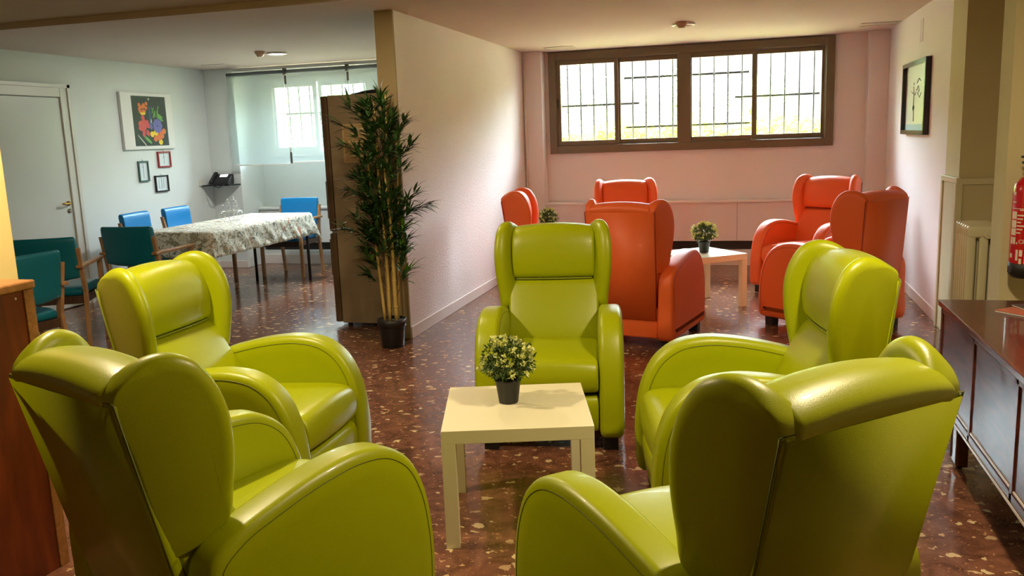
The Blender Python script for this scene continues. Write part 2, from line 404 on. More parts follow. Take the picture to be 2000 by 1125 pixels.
# ------------------------------------------------------------------ windows
def frame_rect(bm, x0, x1, z0, z1, w, y0, y1, bev=.004):
    box(bm, x0, x0+w, y0, y1, z0, z1, bev); box(bm, x1-w, x1, y0, y1, z0, z1, bev)
    box(bm, x0+w, x1-w, y0, y1, z1-w, z1, bev); box(bm, x0+w, x1-w, y0, y1, z0, z0+w, bev)
def window(n, x0, x1, z0, z1, panes, mul, fm, ow=.085, y=9.74):
    b = B(); frame_rect(b, x0, x1, z0, z1, ow, y, y+.16)
    frame_rect(b, x0+ow-.02, x1-ow+.02, z0+ow-.02, z1-ow+.02, .03, y+.03, y+.1)
    for (a, c) in mul: box(b, a, c, y+.005, y+.14, z0+ow, z1-ow, .004)
    w = obj('window_%d' % n, b, fm); w['kind'] = 'structure'
    for i, (a, c) in enumerate(panes):
        s = .045; dy = .035 if i % 2 == 0 else .07
        b = B(); frame_rect(b, a-s, c+s, z0+ow+.01, z1-ow-.01, s, y+dy, y+dy+.03, .003)
        q = obj('sash', b, fm, w)
        b = B(); box(b, a-.005, c+.005, y+dy+.012, y+dy+.018, z0+ow+.02, z1-ow-.02); obj('glass_pane', b, M_glass, q)
        b = B(); box(b, (a-s+.006), a-s+.02, y+dy-.008, y+dy, (z0+z1)/2-.05, (z0+z1)/2+.05, .002); obj('sash_latch', b, M_black, q)
    b = B(); box(b, x0-.01, x1+.01, YW+.16, YW+.34, z0-.02, z0+.03); obj('window_sill', b, M_base, w)
window(1, X0, X1, Z0, Z1, [(-2.06, -1.45), (-1.385, -.765), (-.60, .03), (.085, .735)], [(-.755, -.61)], M_alu)
window(2, LX0, LX1, LZ0, LZ1, [(-5.68, -5.16), (-5.06, -4.46), (-4.28, -3.85), (-3.8, -3.5)], [(-4.44, -4.30)], M_aluL, .06)
def grille(name, label, xs, z0, z1, hs, y=10.0):
    g = thing(name, label, 'window grille', (xs[0], y, z0))
    off = Vector((xs[0], y, z0))
    for x in xs:
        b = B(); tube(b, [Vector((x, y, z0))-off, Vector((x, y, z1))-off], .009, 8); obj('bar', b, M_iron, g)
    for (a, c, z) in hs:
        b = B(); box(b, a-off.x, c-off.x, .004, .012, z-.011-off.z, z+.011-off.z); obj('crossbar', b, M_iron, g)
    return g
grille('window_grille', 'dark iron grille of thin bars outside the wide brown window', [-2.021+.1497*i for i in range(19)], 1.27, 2.39,
       [(-2.10, -1.20, 1.797), (-1.37, 0, 2.08), (-1.355, .016, 1.53), (-.15, .735, 1.815)])
grille('window_grille', 'iron grille seen dimly through the sheer blinds of the dining room', [-5.62+.15*i for i in range(15)], 1.27, 2.39,
       [(-5.7, -3.4, 1.86)])

# garden
b = B(); box(b, -14, 10, YW+.3, 30, 1.0, 1.18); struct('garden_ground', b, M_ground)
b = B(); box(b, XL-.3, 3.0, YW+.31, YW+.34, 0, 1.18); struct('wall_foundation', b, M_ground)
def leaf(bm, p, d, up, l, w, mi=0, bend=.2):
    d = d.normalized(); s = d.cross(up)
    if s.length < 1e-3: s = d.cross(Vector((1, 0, 0)))
    s.normalize(); nrm = s.cross(d)
    a = bm.verts.new(p); b1 = bm.verts.new(p+d*l*.35+s*w*.5-nrm*0); b2 = bm.verts.new(p+d*l*.35-s*w*.5); m_ = bm.verts.new(p+d*l*.4-nrm*w*.15)
    c1 = bm.verts.new(p+d*l*.7+s*w*.33-nrm*l*bend*.4); c2 = bm.verts.new(p+d*l*.7-s*w*.33-nrm*l*bend*.4); t = bm.verts.new(p+d*l-nrm*l*bend)
    for f in ((a, b1, m_), (a, m_, b2), (b1, c1, m_), (m_, c1, c2), (m_, c2, b2), (c1, t, c2)):
        k = bm.faces.new(f); k.material_index = mi
def rv(): 
    while True:
        v = Vector((random.uniform(-1, 1), random.uniform(-1, 1), random.uniform(-1, 1)))
        if .05 < v.length < 1: return v
def hedge(x0, x1, y0, y1, zt, n, label, name='hedge'):
    b = B(); 
    for i in range(n):
        x = random.uniform(x0, x1); y = random.uniform(y0, y1)
        z = random.uniform(1.18, zt+.14*noise.noise(Vector((x*1.6, y, 0)))+.07*noise.noise(Vector((x*7, y*3, 5))))
        d = rv(); d.z = abs(d.z)*.8+.2; leaf(b, Vector((x, y, z)), d, rv(), random.uniform(.06, .10), random.uniform(.03, .05))
    for i in range(int((x1-x0)*9)):
        x = x0+(x1-x0)*i/((x1-x0)*9); tube(b, [(x, (y0+y1)/2, 1.15), (x+random.uniform(-.1, .1), (y0+y1)/2+random.uniform(-.1, .1), zt-.12)], .006, 5)
    o = obj(name, b, M_hedge, ang='keep'); tag(o, label, 'hedge', kind='stuff')
hedge(-4.2, 2.6, 11.1, 11.9, 1.50, 9000, 'sunlit yellow green hedge outside the wide window')
def shrub(name, x, y, r, zc, n, label, lf=.12, fm=None):
    root = thing(name, label, 'shrub', (x, y, 1.18))
    b = B()
    for k in range(5):
        a = k*1.3; tube(b, [(0, 0, -.02), (.15*r*math.cos(a), .15*r*math.sin(a), (zc-1.18)*.5), (.5*r*math.cos(a), .5*r*math.sin(a), zc-1.18+.3*r)], .03, 6, r1=.01)
    obj('trunk', b, M_twig, root)
    b = B()
    cl = [rv()*r*.8 for _ in range(26)]
    for i in range(n):
        c = random.choice(cl); p = c+rv()*r*.3; p.z = p.z*.8+zc-1.18
        if p.z < .02: p.z = .02+random.random()*.2
        leaf(b, p, rv(), rv(), random.uniform(.6, 1.2)*lf, lf*.4)
    obj('foliage', b, fm or M_tree, root, ang='keep')
shrub('garden_tree', -3.4, 14.5, 1.3, 2.3, 2600, 'pale leafy shrub beyond hedge, behind the leftmost window panes')
shrub('garden_tree', -1.0, 15.2, .8, 2.0, 900, 'small sparse shrub beyond hedge, behind second window pane', .14)
shrub('garden_tree', .15, 14.0, .55, 1.9, 700, 'green shrub beyond hedge, behind third window pane', .13)
shrub('garden_tree', 2.6, 17.0, 1.2, 2.7, 1100, 'pale airy tree beyond hedge, behind rightmost window pane', .16)
shrub('garden_tree', -8.2, 14.0, 1.8, 2.2, 3600, 'leafy green tree outside the blind covered window', .14)
shrub('garden_tree', -6.0, 16.0, 1.2, 2.2, 1500, 'yellowish shrub outside the blind covered window, right of the leafy tree', .14, M_hedge)

# ------------------------------------------------------------------ wing armchair
def armchair(leather, seam, label, group, loc, rz):
    t = thing('wing_armchair', label, 'armchair', loc, rz, group)
    arm_o = [(-.335, .075), (-.338, .30), (-.325, .50), (-.25, .562), (-.12, .602), (.03, .632), (.16, .640), (.27, .618), (.355, .555), (.41, .45), (.437, .30), (.437, .16), (.425, .078), (.30, .068), (0, .066), (-.25, .068)]
    for s in (-1, 1):
        b = B(); xa, xb = (.236, .348) if s > 0 else (-.348, -.236)
        pillow(b, arm_o, xa, xb, .026, .030, crown=.005, n=110, steps=5)
        a = obj('armrest', b, leather, t, True)
        P = inset(smooth_loop(arm_o, 110), .030)
        for side in (-1, 1):
            x = (xa+xb)/2+side*(.056)
            pts = [(x, p.x, p.y) for p in P if p.y > .11 and p.x > -.31]
            # order: keep the run along back/top/front
            i0 = max(range(len(pts)), key=lambda i: (Vector(pts[i])-Vector(pts[i-1])).length); pts = pts[i0:]+pts[:i0]
            b = B(); tube(b, pts, .0016, 5); obj('arm_piping', b, seam, a)
    # wings
    wing_o = [(-.418, .958), (-.385, .995), (-.335, 1.024), (-.280, 1.028), (-.230, 1.002), (-.192, .945), (-.169, .865), (-.166, .77), (-.178, .67), (-.198, .585), (-.235, .552), (-.315, .522), (-.362, .525), (-.376, .62), (-.396, .79)]
    def wsc(p):
        a = min(1, max(.22, (p.x+.40)/.07)); b_ = min(1, max(.3, (p.y-.54)/.10)); return min(a, b_)
    for s in (-1, 1):
        def wp(x, y, z, s=s):
            fl = .31*(y+.418)-.030*max(0, (1.0-z))/.45
            fl += .006*math.sin(min(1, max(0, (z-.55)/.45))*math.pi)
            return (x+s*fl, y, z)
        xa, xb = (.174, .248) if s > 0 else (-.248, -.174)
        b = B(); pillow(b, wing_o, xa, xb, .034, .042, n=110, warp=wp, steps=8, sc=wsc)
        w = obj('wing', b, leather, t, True)
    # back: lumbar, head cushion, rear panel
    def crownf(k, zt=None):
        def g(x, y, z):
            u = 1-(x/.235)**2
            return (x, y+k*.012*u if y > -.32 else y, z+(.020*u*max(0, (z-.88)/.1) if zt else 0))
        return g
    head_o = [(-.258, .727), (-.236, .742), (-.224, .80), (-.228, .87), (-.246, .93), (-.280, .972), (-.33, .987), (-.390, .981), (-.427, .957), (-.412, .90), (-.395, .80), (-.380, .725), (-.32, .722)]
    b = B(); pillow(b, head_o, -.222, .222, .018, .016, n=90, warp=crownf(1, 1)); 
    # subdivide across for the crown
    hc = obj('head_cushion', subdiv_x(b, .222, crownf(1, 1)), leather, t, True)
    lum_o = [(-.262, .722), (-.238, .708), (-.208, .66), (-.165, .58), (-.128, .50), (-.105, .43), (-.10, .37), (-.18, .35), (-.28, .36), (-.335, .52), (-.376, .71), (-.32, .722)]
    b = B(); pillow(b, lum_o, -.238, .238, .016, .014, n=90)
    obj('back_cushion', subdiv_x(b, .238, crownf(.9)), leather, t, True)
    b = B(); tube(b, [(-.205+.41*i/20, -.243+.012*(1-((i-10)/10)**2), .724) for i in range(21)], .0045, 6); obj('cushion_piping', b, seam if leather is M_orange else M_piping, hc)
    b = B()
    pr = [(-.250, -.426, .953), (.250, -.426, .953), (.240, -.370, .52), (.226, -.326, .20), (-.226, -.326, .20), (-.240, -.370, .52)]
    f0 = [b.verts.new(p) for p in pr]; f1 = [b.verts.new((p[0], p[1]+.035, p[2])) for p in pr]
    b.faces.new(f0); b.faces.new(f1[::-1])
    for i in range(6): b.faces.new((f0[i], f0[(i+1) % 6], f1[(i+1) % 6], f1[i]))
    bmesh.ops.bevel(b, geom=b.edges[:], offset=.009, segments=3, affect='EDGES')
    rp = obj('rear_panel', b, leather, t, True)
    b = B(); tube(b, [(-.228, -.318, .20), (-.243, -.362, .52), (-.253, -.416, .95), (-.15, -.422, .957), (0, -.423, .958), (.15, -.422, .957), (.253, -.416, .95), (.243, -.362, .52), (.228, -.318, .20)], .0026, 5)
    obj('panel_piping', b, seam, rp)
    # seat, footrest, body
    seat_o = [(-.10, .30), (-.12, .40), (-.10, .425), (.0, .428), (.20, .437), (.34, .437), (.395, .425), (.42, .39), (.424, .33), (.41, .293), (.36, .288), (.1, .288)]
    def sw(x, y, z):
        u = 1-(x/.232)**2; return (x, y+(.012*u if y > .35 else 0), z+(.014*u if z > .40 else 0))
    b = B(); pillow(b, seat_o, -.232, .232, .014, .014, n=90); obj('seat', subdiv_x(b, .232, sw), leather, t, True)
    foot_o = [(.34, .11), (.345, .18), (.345, .25), (.36, .268), (.395, .268), (.412, .25), (.416, .18), (.40, .11), (.385, .095), (.355, .095)]
    b = B(); pillow(b, foot_o, -.232, .232, .014, .012, n=60); obj('footrest', subdiv_x(b, .232, lambda x, y, z: (x, y+.008*(1-(x/.232)**2), z)), leather, t, True)
    b = B(); box(b, -.24, .24, -.318, .335, .078, .292, .012); obj('body', b, leather, t, True)
    b = B(); box(b, -.228, .228, .30, .37, .262, .292); obj('footrest_gap_shade', b, M_gap, t)  # dark block painting in the shade between seat and footrest
    for (x, y) in ((-.285, -.27), (.285, -.27), (-.285, .35), (.285, .35)):
        b = B(); box(b, x-.035, x+.035, y-.035, y+.035, 0, .075, .004); obj('foot', b, M_foot, t)
    return t
def subdiv_x(bm, T, fn):
    """add edge loops across x (the long side quads) then apply fn to every vertex"""
    es = [e for e in bm.edges if abs(e.verts[0].co.x-e.verts[1].co.x) > T]
    bmesh.ops.subdivide_edges(bm, edges=es, cuts=9, use_grid_fill=True)
    for v in bm.verts: v.co = Vector(fn(*v.co))
    return bm
M_piping = mat('light_green_piping', lin(140, 150, 40), .4)
G = 'lime green wing armchairs around the cream table'
# x, y, facing angle from +y
def recline(root, a):
    """lean the backrest parts about the hinge behind the seat"""
    for ch in root.children:
        if ch.name.split('.')[0] in ('wing', 'head_cushion', 'back_cushion', 'rear_panel'):
            ch.rotation_euler = (a, 0, 0); py, pz = -.25, .45
            ch.location = (0, py-(py*math.cos(a)-pz*math.sin(a)), pz-(py*math.sin(a)+pz*math.cos(a)))
g_spots = [
 (-.956, 4.181, 3.307, .035, 'lime green wing armchair behind the cream table, facing us squarely'),
 (-2.066, 3.077, -1.540, .058, 'lime green wing armchair left of the cream table, its seat and footrest showing'),
 (-1.396, 2.031, -.383, .094, 'lime green wing armchair at front left seen from behind, next to the red-brown cabinet'),
 (.045, 3.295, 1.794, 0, 'lime green wing armchair right of the cream table, turned left before the orange chairs'),
 (-.073, 2.054, .749, .109, 'lime green wing armchair at front right seen from behind, beside the dark sideboard')]
g0 = armchair(M_green, M_seamg, g_spots[0][4], G, (g_spots[0][0], g_spots[0][1], 0), g_spots[0][2])
for (x, y, a, rc, l) in g_spots[1:]: recline(dup(g0, (x, y, 0), a, l), rc)
recline(g0, g_spots[0][3])
GO = 'orange wing armchairs in the far seating group'
o_spots = [
 (-.737, 6.138, -.240, -.023, 'orange wing armchair seen squarely from behind, just behind the frontal green armchair'),
 (-1.103, 8.25, 3.40, 0, 'orange wing armchair by window wall, only its top above another orange back'),
 (.553, 8.165, 2.53, -.009, 'orange wing armchair at the far right corner, facing us under the window'),
 (.637, 6.649, .856, -.056, 'orange wing armchair by the right wall seen from behind, below the framed drawing'),
 (-1.60, 7.2, -1.44, 0, 'leftmost orange wing armchair, beside the rough partition wall')]
o0 = armchair(M_orange, M_seamo, o_spots[0][4], GO, (o_spots[0][0], o_spots[0][1], 0), o_spots[0][2])
for (x, y, a, rc, l) in o_spots[1:]: recline(dup(o0, (x, y, 0), a, l), rc)
recline(o0, o_spots[0][3])

# ------------------------------------------------------------------ low tables
def low_table(label, loc, rz, group):
    t = thing('side_table', label, 'side table', loc, rz, group)
    b = B(); box(b, -.275, .275, -.275, .275, .40, .45, .0015); obj('tabletop', b, M_lack, t)
    for sx in (-1, 1):
        for sy in (-1, 1):
            b = B(); box(b, sx*.25-.025+0, sx*.25+.025, sy*.25-.025, sy*.25+.025, 0, .40, .001); obj('leg', b, M_lack, t)
    return t
def tc(x, y, th, s=.275):
    return (x+s*math.cos(th)-s*math.sin(th), y+s*math.sin(th)+s*math.cos(th))
tx, ty = tc(-1.0498, 2.754, .275)
GT = 'low square side tables'
t0 = low_table('low cream square table at the centre of the green armchairs', (tx, ty, 0), .275, GT)
dup(t0, (-.385, 7.385, 0), R(39), 'low white square table among the orange armchairs')
dup(t0, (-2.02, 8.95, 0), 0, 'low white square table hidden behind the leftmost orange armchair')

# small potted plants
def small_plant(label, loc, group, rz=0):
    t = thing('potted_plant', label, 'potted plant', loc, rz, group)
    b = B(); lathe(b, [(.036, 0), (.038, .003), (.050, .088), (.053, .090), (.053, .096), (.047, .096), (.044, .08), (.0, .08)], 28); obj('pot', b, M_pot, t)
    b = B(); ctr = Vector((0, 0, .16))
    for i in range(300):
        d = rv().normalized()
        if d.z < -.75: continue
        l = random.uniform(.045, .095)*(1.0 if d.z > -.2 else .85); p0 = Vector((0, 0, .1))
        e = ctr+Vector((d.x*1.08, d.y*1.08, d.z*.95))*l
        if e.z < .085: e.z = .085+random.random()*.02
        if i < 90: tube(b, [p0, p0.lerp(e, .5)+Vector((0, 0, .01)), e], .0011, 4, cap=False, mi=1)
        for k in range(7):
            q = e+rv()*.016; leaf(b, q, (d*.7+rv()*.8), rv(), random.uniform(.012, .022), .008, mi=0)
        if random.random() < .38 and d.z > -.3:
            e2 = ctr+d*random.uniform(.085, .108)
            for k in range(9): leaf(b, e2+rv()*.009, (d+rv()*.9), rv(), random.uniform(.011, .018), .011, mi=2)
    obj('foliage', b, [M_sage, M_twig, M_tip], t, ang='keep')
    return t
GP = 'small boxwood plants in black pots'
p0 = small_plant('small flowering boxwood plant in black pot on the cream table between green chairs', (-.90, 3.128, .45), GP)
dup(p0, (-.353, 7.394, .45), 1.3, 'small boxwood plant in black pot on the white table by the orange chairs')
dup(p0, (-2.06, 8.95, .45), 2.1, 'small plant peeking out between leftmost orange chair and window wall')

# ------------------------------------------------------------------ bamboo
def bamboo():
    t = thing('potted_bamboo', 'tall artificial bamboo in a black pot in front of the fridge', 'potted plant', (-2.49, 5.66, 0))
    b = B(); lathe(b, [(.078, 0), (.082, .005), (.094, .15), (.095, .155), (.106, .158), (.108, .205), (.102, .208), (.098, .19), (0, .19)], 36); obj('pot', b, M_pot, t)
    b = B(); lathe(b, [(.0, .188), (.096, .19), (.09, .196), (0, .2)], 24); obj('soil', b, M_soil, t)
    canes = [((-.05, -.02), (-.11, .0), 1.52, .011), ((-.02, .03), (-.05, .03), 1.78, .011), ((.0, -.03), (-.02, -.02), 1.45, .012), ((.028, .0), (.04, .02), 1.80, .009), ((.055, -.02), (.03, -.03), 1.30, .014), ((.05, .03), (.10, .05), 1.66, .008)]
    fol = []
    for (a, e, h, r) in canes:
        b = B(); pts = []; n = 14
        for i in range(n+1):
            u = i/n; pts.append(Vector((a[0]+(e[0]-a[0])*u+.008*math.sin(5*u+a[0]*90), a[1]+(e[1]-a[1])*u, .18+(h-.18)*u)))
        tube(b, pts, r, 10, r1=r*.55)
        z = .30
        while z < h-.1:
            u = (z-.18)/(h-.18); c = pts[min(n, int(u*n))].lerp(pts[min(n, int(u*n)+1)], u*n-int(u*n)); rr = r*(1-.45*u)
            lathe(b, [(rr*.95, -.004), (rr*1.2, 0), (rr*.95, .004)], 10, c); z += random.uniform(.13, .2)
        obj('cane', b, M_cane, t); fol.append((pts, h))
    # side branches with fans of leaves
    bs = B(); bl = B()
    def fan(p, d, n=6, L=.13, mi=0):
        for k in range(n):
            a = rv()*.75; v = (d*.9+a); v.z *= .6; v.z += .05
            leaf(bl, p+rv()*.012, v, Vector((0, 0, 1)), random.uniform(.7, 1.3)*L, random.uniform(.018, .028), mi=mi, bend=random.uniform(.05, .4))
    fixed = [((-.02, 0, 1.45), (-.31, 0, 1.60)), ((0, 0, 1.5), (-.24, .02, 1.70)), ((0, 0, 1.55), (-.12, 0, 1.72)), ((.03, 0, 1.5), (.03, 0, 1.76)), ((.05, 0, 1.3), (.18, 0, 1.58)), ((.05, 0, 1.25), (.2, .02, 1.42)),
             ((0, 0, 1.35), (-.26, 0, 1.45)), ((0, 0, 1.0), (-.26, .0, 1.12)), ((0, 0, 1.0), (-.20, 0, 1.22)), ((.05, 0, .9), (.24, 0, 1.10)), ((.05, 0, .9), (.30, .02, 1.02)), ((.05, 0, .8), (.2, 0, .98)),
             ((-.03, 0, .75), (-.30, -.02, .86)), ((-.03, 0, .72), (-.24, 0, .93)), ((-.03, 0, .65), (-.16, 0, .72)), ((-.03, 0, .42), (-.16, 0, .52)), ((-.03, 0, .45), (-.14, .0, .64)), ((.06, -.01, .38), (.15, -.01, .55)), ((.06, 0, .45), (.13, 0, .67)), ((.05, 0, .6), (.16, .0, .78)), ((.05, 0, .7), (.13, 0, .86))]
    for (a, e) in fixed:
        a = Vector(a); e = Vector(e)+rv()*.015; m_ = a.lerp(e, .5)+Vector((0, 0, .02)); tube(bs, [a, m_, e], .0028, 5, r1=.0015)
        bright = 1 if (e.z < 1.0 and random.random() < .4) else 0
        for u in (.55, .75, .9, 1.0): fan(a.lerp(e, u)+Vector((0, 0, .01)), (e-a).normalized(), 7, mi=bright if u > .8 else 0)
    for i in range(210):
        z = random.choice([random.uniform(.95, 1.75), random.uniform(1.05, 1.65), random.uniform(.85, 1.3), random.uniform(.66, 1.0)])
        an = random.uniform(0, 6.28); rr = random.uniform(.04, .17)*(1.15 if 1.0 < z < 1.6 else .8)
        e = Vector((rr*math.cos(an)-.02, rr*math.sin(an)*.7, z)); a = Vector((e.x*.2, e.y*.2, z-.12))
        tube(bs, [a, e], .002, 4, r1=.0012); fan(e, (e-a).normalized(), 8, .115)
    obj('branches', bs, M_twig, t); obj('foliage', bl, [M_leaf, M_leaf2], t, ang='keep')
bamboo()

# ------------------------------------------------------------------ fridge
def fridge():
    t = thing('fridge', 'tall champagne fridge freezer seen from its side beside the bamboo', 'fridge', (-2.88, 6.25, 0))
    b = B(); box(b, -.30, .285, 0, .62, .03, 1.845, .006); obj('body', b, M_fridge, t)
    for z0, z1 in ((.035, .765), (.78, 1.842)):
        b = B(); box(b, -.365, -.308, .005, .615, z0, z1, .012, 3); d = obj('door', b, M_fdoor, t)
        b = B(); box(b, -.383, -.366, .03, .05, z0+.1 if z0 > .5 else z1-.35, z0+.4 if z0 > .5 else z1-.05, .004); obj('handle', b, M_fdoor, d)
    b = B(); box(b, -.35, -.25, .02, .06, .762, .783, .002); obj('hinge', b, M_chrome, t)
    for x in (-.26, .24):
        b = B(); lathe(b, [(.02, 0), (.02, .035)], 12, (x, .06, 0)); lathe(b, [(.02, 0), (.02, .035)], 12, (x, .55, 0)); obj('foot', b, M_black, t)
fridge()
b = B(); n = 14
for i in range(n):
    for j in range(6):
        pass
g = []
for i in range(15):
    row = []
    for j in range(7):
        x = i/14; y = j/6; h = .035*math.sin(math.pi*x)*math.sin(math.pi*y)**.5+.012*noise.noise(Vector((x*6, y*5, 2)))
        row.append(b.verts.new((-3.0+.4*x, 6.28+.3*y, 1.85+max(0.001, h))))
    g.append(row)
for i in range(14):
    for j in range(6): b.faces.new((g[i][j], g[i+1][j], g[i+1][j+1], g[i][j+1]))
fb = bmesh.ops.extrude_face_region(b, geom=b.faces[:])
for v in [v for v in fb['geom'] if isinstance(v, bmesh.types.BMVert)]: v.co.z = 1.848
tag(obj('folded_bag', b, M_black, None, True), 'dark crumpled bag lying on top of the fridge', 'bag')
nt_ = thing('notice', 'beige paper notice with printed lines taped on the fridge side behind bamboo', 'notice', (-2.97, 6.2485, 1.47))
b = B(); box(b, -.10, .10, -.0015, 0, -.15, .15); obj('sheet', b, mat('beige_sheet', lin(178, 146, 98), .7), nt_)
b = B()
for (x0, x1, z0, z1) in ((-.092, .092, .14, .144), (-.092, .092, -.144, -.14), (-.092, -.088, -.144, .144), (-.05, .085, .10, .118), (-.05, .085, .07, .078), (-.05, .085, .04, .048), (-.05, .085, .01, .018), (-.05, .085, -.03, -.022), (-.05, .085, -.07, -.062), (-.05, .085, -.10, -.092)):
    box(b, x0, x1, -.0025, -.0015, z0, z1)
obj('printing', b, mat('pale_print', lin(216, 196, 150), .7), nt_)

# ------------------------------------------------------------------ dining set
def dining_chair(label, loc, rz, vm, group):
    t = thing('dining_chair', label, 'chair', loc, rz, group)
    for s in (-1, 1):
        b = B(); x = s*.245
        for (p, q, w0, w1) in (((x, -.27, 0), (x, -.215, .44), .017, .021), ((x, -.215, .44), (x, -.285, .78), .021, .015)):
            P, Q = Vector(p), Vector(q); vs = []
            for (c, w) in ((P, w0), (Q, w1)): vs.append([b.verts.new(c+Vector((dx*.013, dy*w, 0))) for dx, dy in ((-1, -1), (1, -1), (1, 1), (-1, 1))])
            b.faces.new(vs[0]); b.faces.new(vs[1])
            for i in range(4): b.faces.new((vs[0][i], vs[0][(i+1) % 4], vs[1][(i+1) % 4], vs[1][i]))
        obj('rear_leg', b, M_beech, t)
        b = B(); box(b, x-.017, x+.017, .205, .243, 0, .63, .004); obj('front_leg', b, M_beech, t)
        b = B(); box(b, x-.026, x+.026, -.30, .25, .628, .652, .006); obj('armrest', b, M_beech, t)
        b = B(); box(b, x-.012, x+.012, -.21, .235, .36, .41, .002); obj('side_rail', b, M_beechd, t)
    for y in (.215, -.225):
        b = B(); box(b, -.235, .235, y, y+.023, .35, .41, .002); obj('cross_rail', b, M_beechd, t)
    b = B(); pillow(b, [(-.215, .415), (-.22, .455), (-.18, .475), (0, .48), (.2, .476), (.26, .462), (.268, .43), (.25, .41), (0, .41)], -.225, .225, .018, .018, n=48); obj('seat', b, vm, t, True)
    bo = [(-.272, .57), (-.288, .70), (-.305, .845), (-.296, .862), (-.270, .862), (-.252, .845), (-.236, .70), (-.222, .57), (-.232, .555), (-.262, .555)]
    b = B(); pillow(b, bo, -.232, .232, .012, .010, n=60)
    obj('backrest', subdiv_x(b, .232, lambda x, y, z: (x, y-.02*(1-(x/.23)**2), z-(.022*(1-(x/.23)**2) if z < .62 else 0))), vm, t, True)
    return t
GC = 'wooden dining chairs with vinyl pads'
dA = dining_chair('teal backed dining chair at the near end of the table, its back to us', (-4.95, 6.25, 0), .05, M_teal, GC)
dup(dA, (-5.15, 5.42, 0), .45, 'teal dining chair at far left, squarely back to us, behind the nearer teal one')
dup(dA, (-4.62, 4.36, 0), 1.45, 'teal dining chair at far left, nearest us, half hidden by the cream pillar')
dB = dining_chair('bright blue dining chair along the left wall, nearer to us of the two', (-5.68, 7.37, 0), -1.45, M_bluev, GC)
dup(dB, (-5.67, 8.0, 0), -1.5, 'bright blue dining chair along the left wall, farther of the two')
dup(dB, (-5.06, 8.80, 0), math.pi+.02, 'bright blue dining chair at the far end of the table facing us')

def dining_table():
    t = thing('dining_table', 'long dining table under the floral cloth', 'table', (-4.965, 7.53, 0))
    b = B(); box(b, -.365, .365, -.92, .92, .70, .735, .004); obj('tabletop', b, M_beechd, t)
    for sx in (-1, 1):
        for sy in (-1, 1):
            b = B(); tube(b, [(sx*.33, sy*.88, 0), (sx*.33, sy*.88, .70)], .016, 12); obj('leg', b, M_black, t)
    # cloth
    NX, NY = 44, 84; hx, hy = .375, .925; drop = .235
    b = B(); g = []
    for i in range(NX+1):
        row = []
        for j in range(NY+1):
            u = -1+2*i/NX; v = -1+2*j/NY; X = u*(hx+drop); Y = v*(hy+drop)
            ox = max(0, abs(X)-hx); oy = max(0, abs(Y)-hy); x = max(-hx, min(hx, X)); y = max(-hy, min(hy, Y)); z = .742
            d = (ox**2+oy**2)**.5
            if d > 0:
                z -= d*.97; wv = .018*math.sin(Y*13+X*3)*(d/drop)+.01*math.sin((X-Y)*29)*(d/drop)
                if ox > 0 and oy > 0:
                    k = min(ox, oy); x += math.copysign(.045*ox/drop+k*.12, X); y += math.copysign(.045*oy/drop+k*.12, Y); z = .742-max(ox, oy)*.97-k*.35
                elif ox > 0: x += math.copysign(.012+.03*d/drop+abs(wv), X)
                else: y += math.copysign(.012+.03*d/drop+abs(wv), Y)
            row.append(b.verts.new((x-0, y, z)))
        g.append(row)
    for i in range(NX):
        for j in range(NY): b.faces.new((g[i][j], g[i+1][j], g[i+1][j+1], g[i][j+1]))
    o = obj('tablecloth', b, M_cloth, None, True); o.location = (-4.965, 7.53, 0)
    md = o.modifiers.new('s', 'SOLIDIFY'); md.thickness = .002; md.offset = 1
    tag(o, 'pale floral tablecloth draped over the long dining table', 'tablecloth')
dining_table()
def wire_ornament():
    t = thing('wire_ornament', 'silver wire basket ornament with beaded sprigs on the floral tablecloth', 'ornament', (-4.98, 7.55, .745))
    b = B()
    for k in range(14):
        a = k*2*math.pi/14; c, s = math.cos(a), math.sin(a)
        tube(b, [(.055*c, .09*s, 0), (.085*c, .15*s, .035), (.09*c, .16*s, .07), (.075*c, .14*s, .10)], .0018, 5)
    for z, r1, r2 in ((.003, .055, .09), (.10, .075, .14)): tube(b, [(r1*math.cos(k*math.pi/12), r2*math.sin(k*math.pi/12), z) for k in range(24)], .0022, 5, closed=True)
    obj('basket', b, M_chrome, t)
    random.seed(3)
    for k in range(6):
        a = -1.0+k*.45; y0 = -.12+.05*k; b = B(); top = Vector((random.uniform(-.04, .04), y0+random.uniform(-.07, .07), random.uniform(.13, .24)))
        p = [Vector((0, y0, .02)), Vector((0, y0, .02)).lerp(top, .6)+Vector((.02, .01, 0)), top, top+Vector((0, -.03, -.02))]
        tube(b, p, .0016, 5)
        for u in (.45, .65, .8, .95, 1): ball(b, p[0].lerp(top, u)+rv()*.008, .006, 8)
        obj('beaded_sprig', b, M_chrome, t)
wire_ornament()

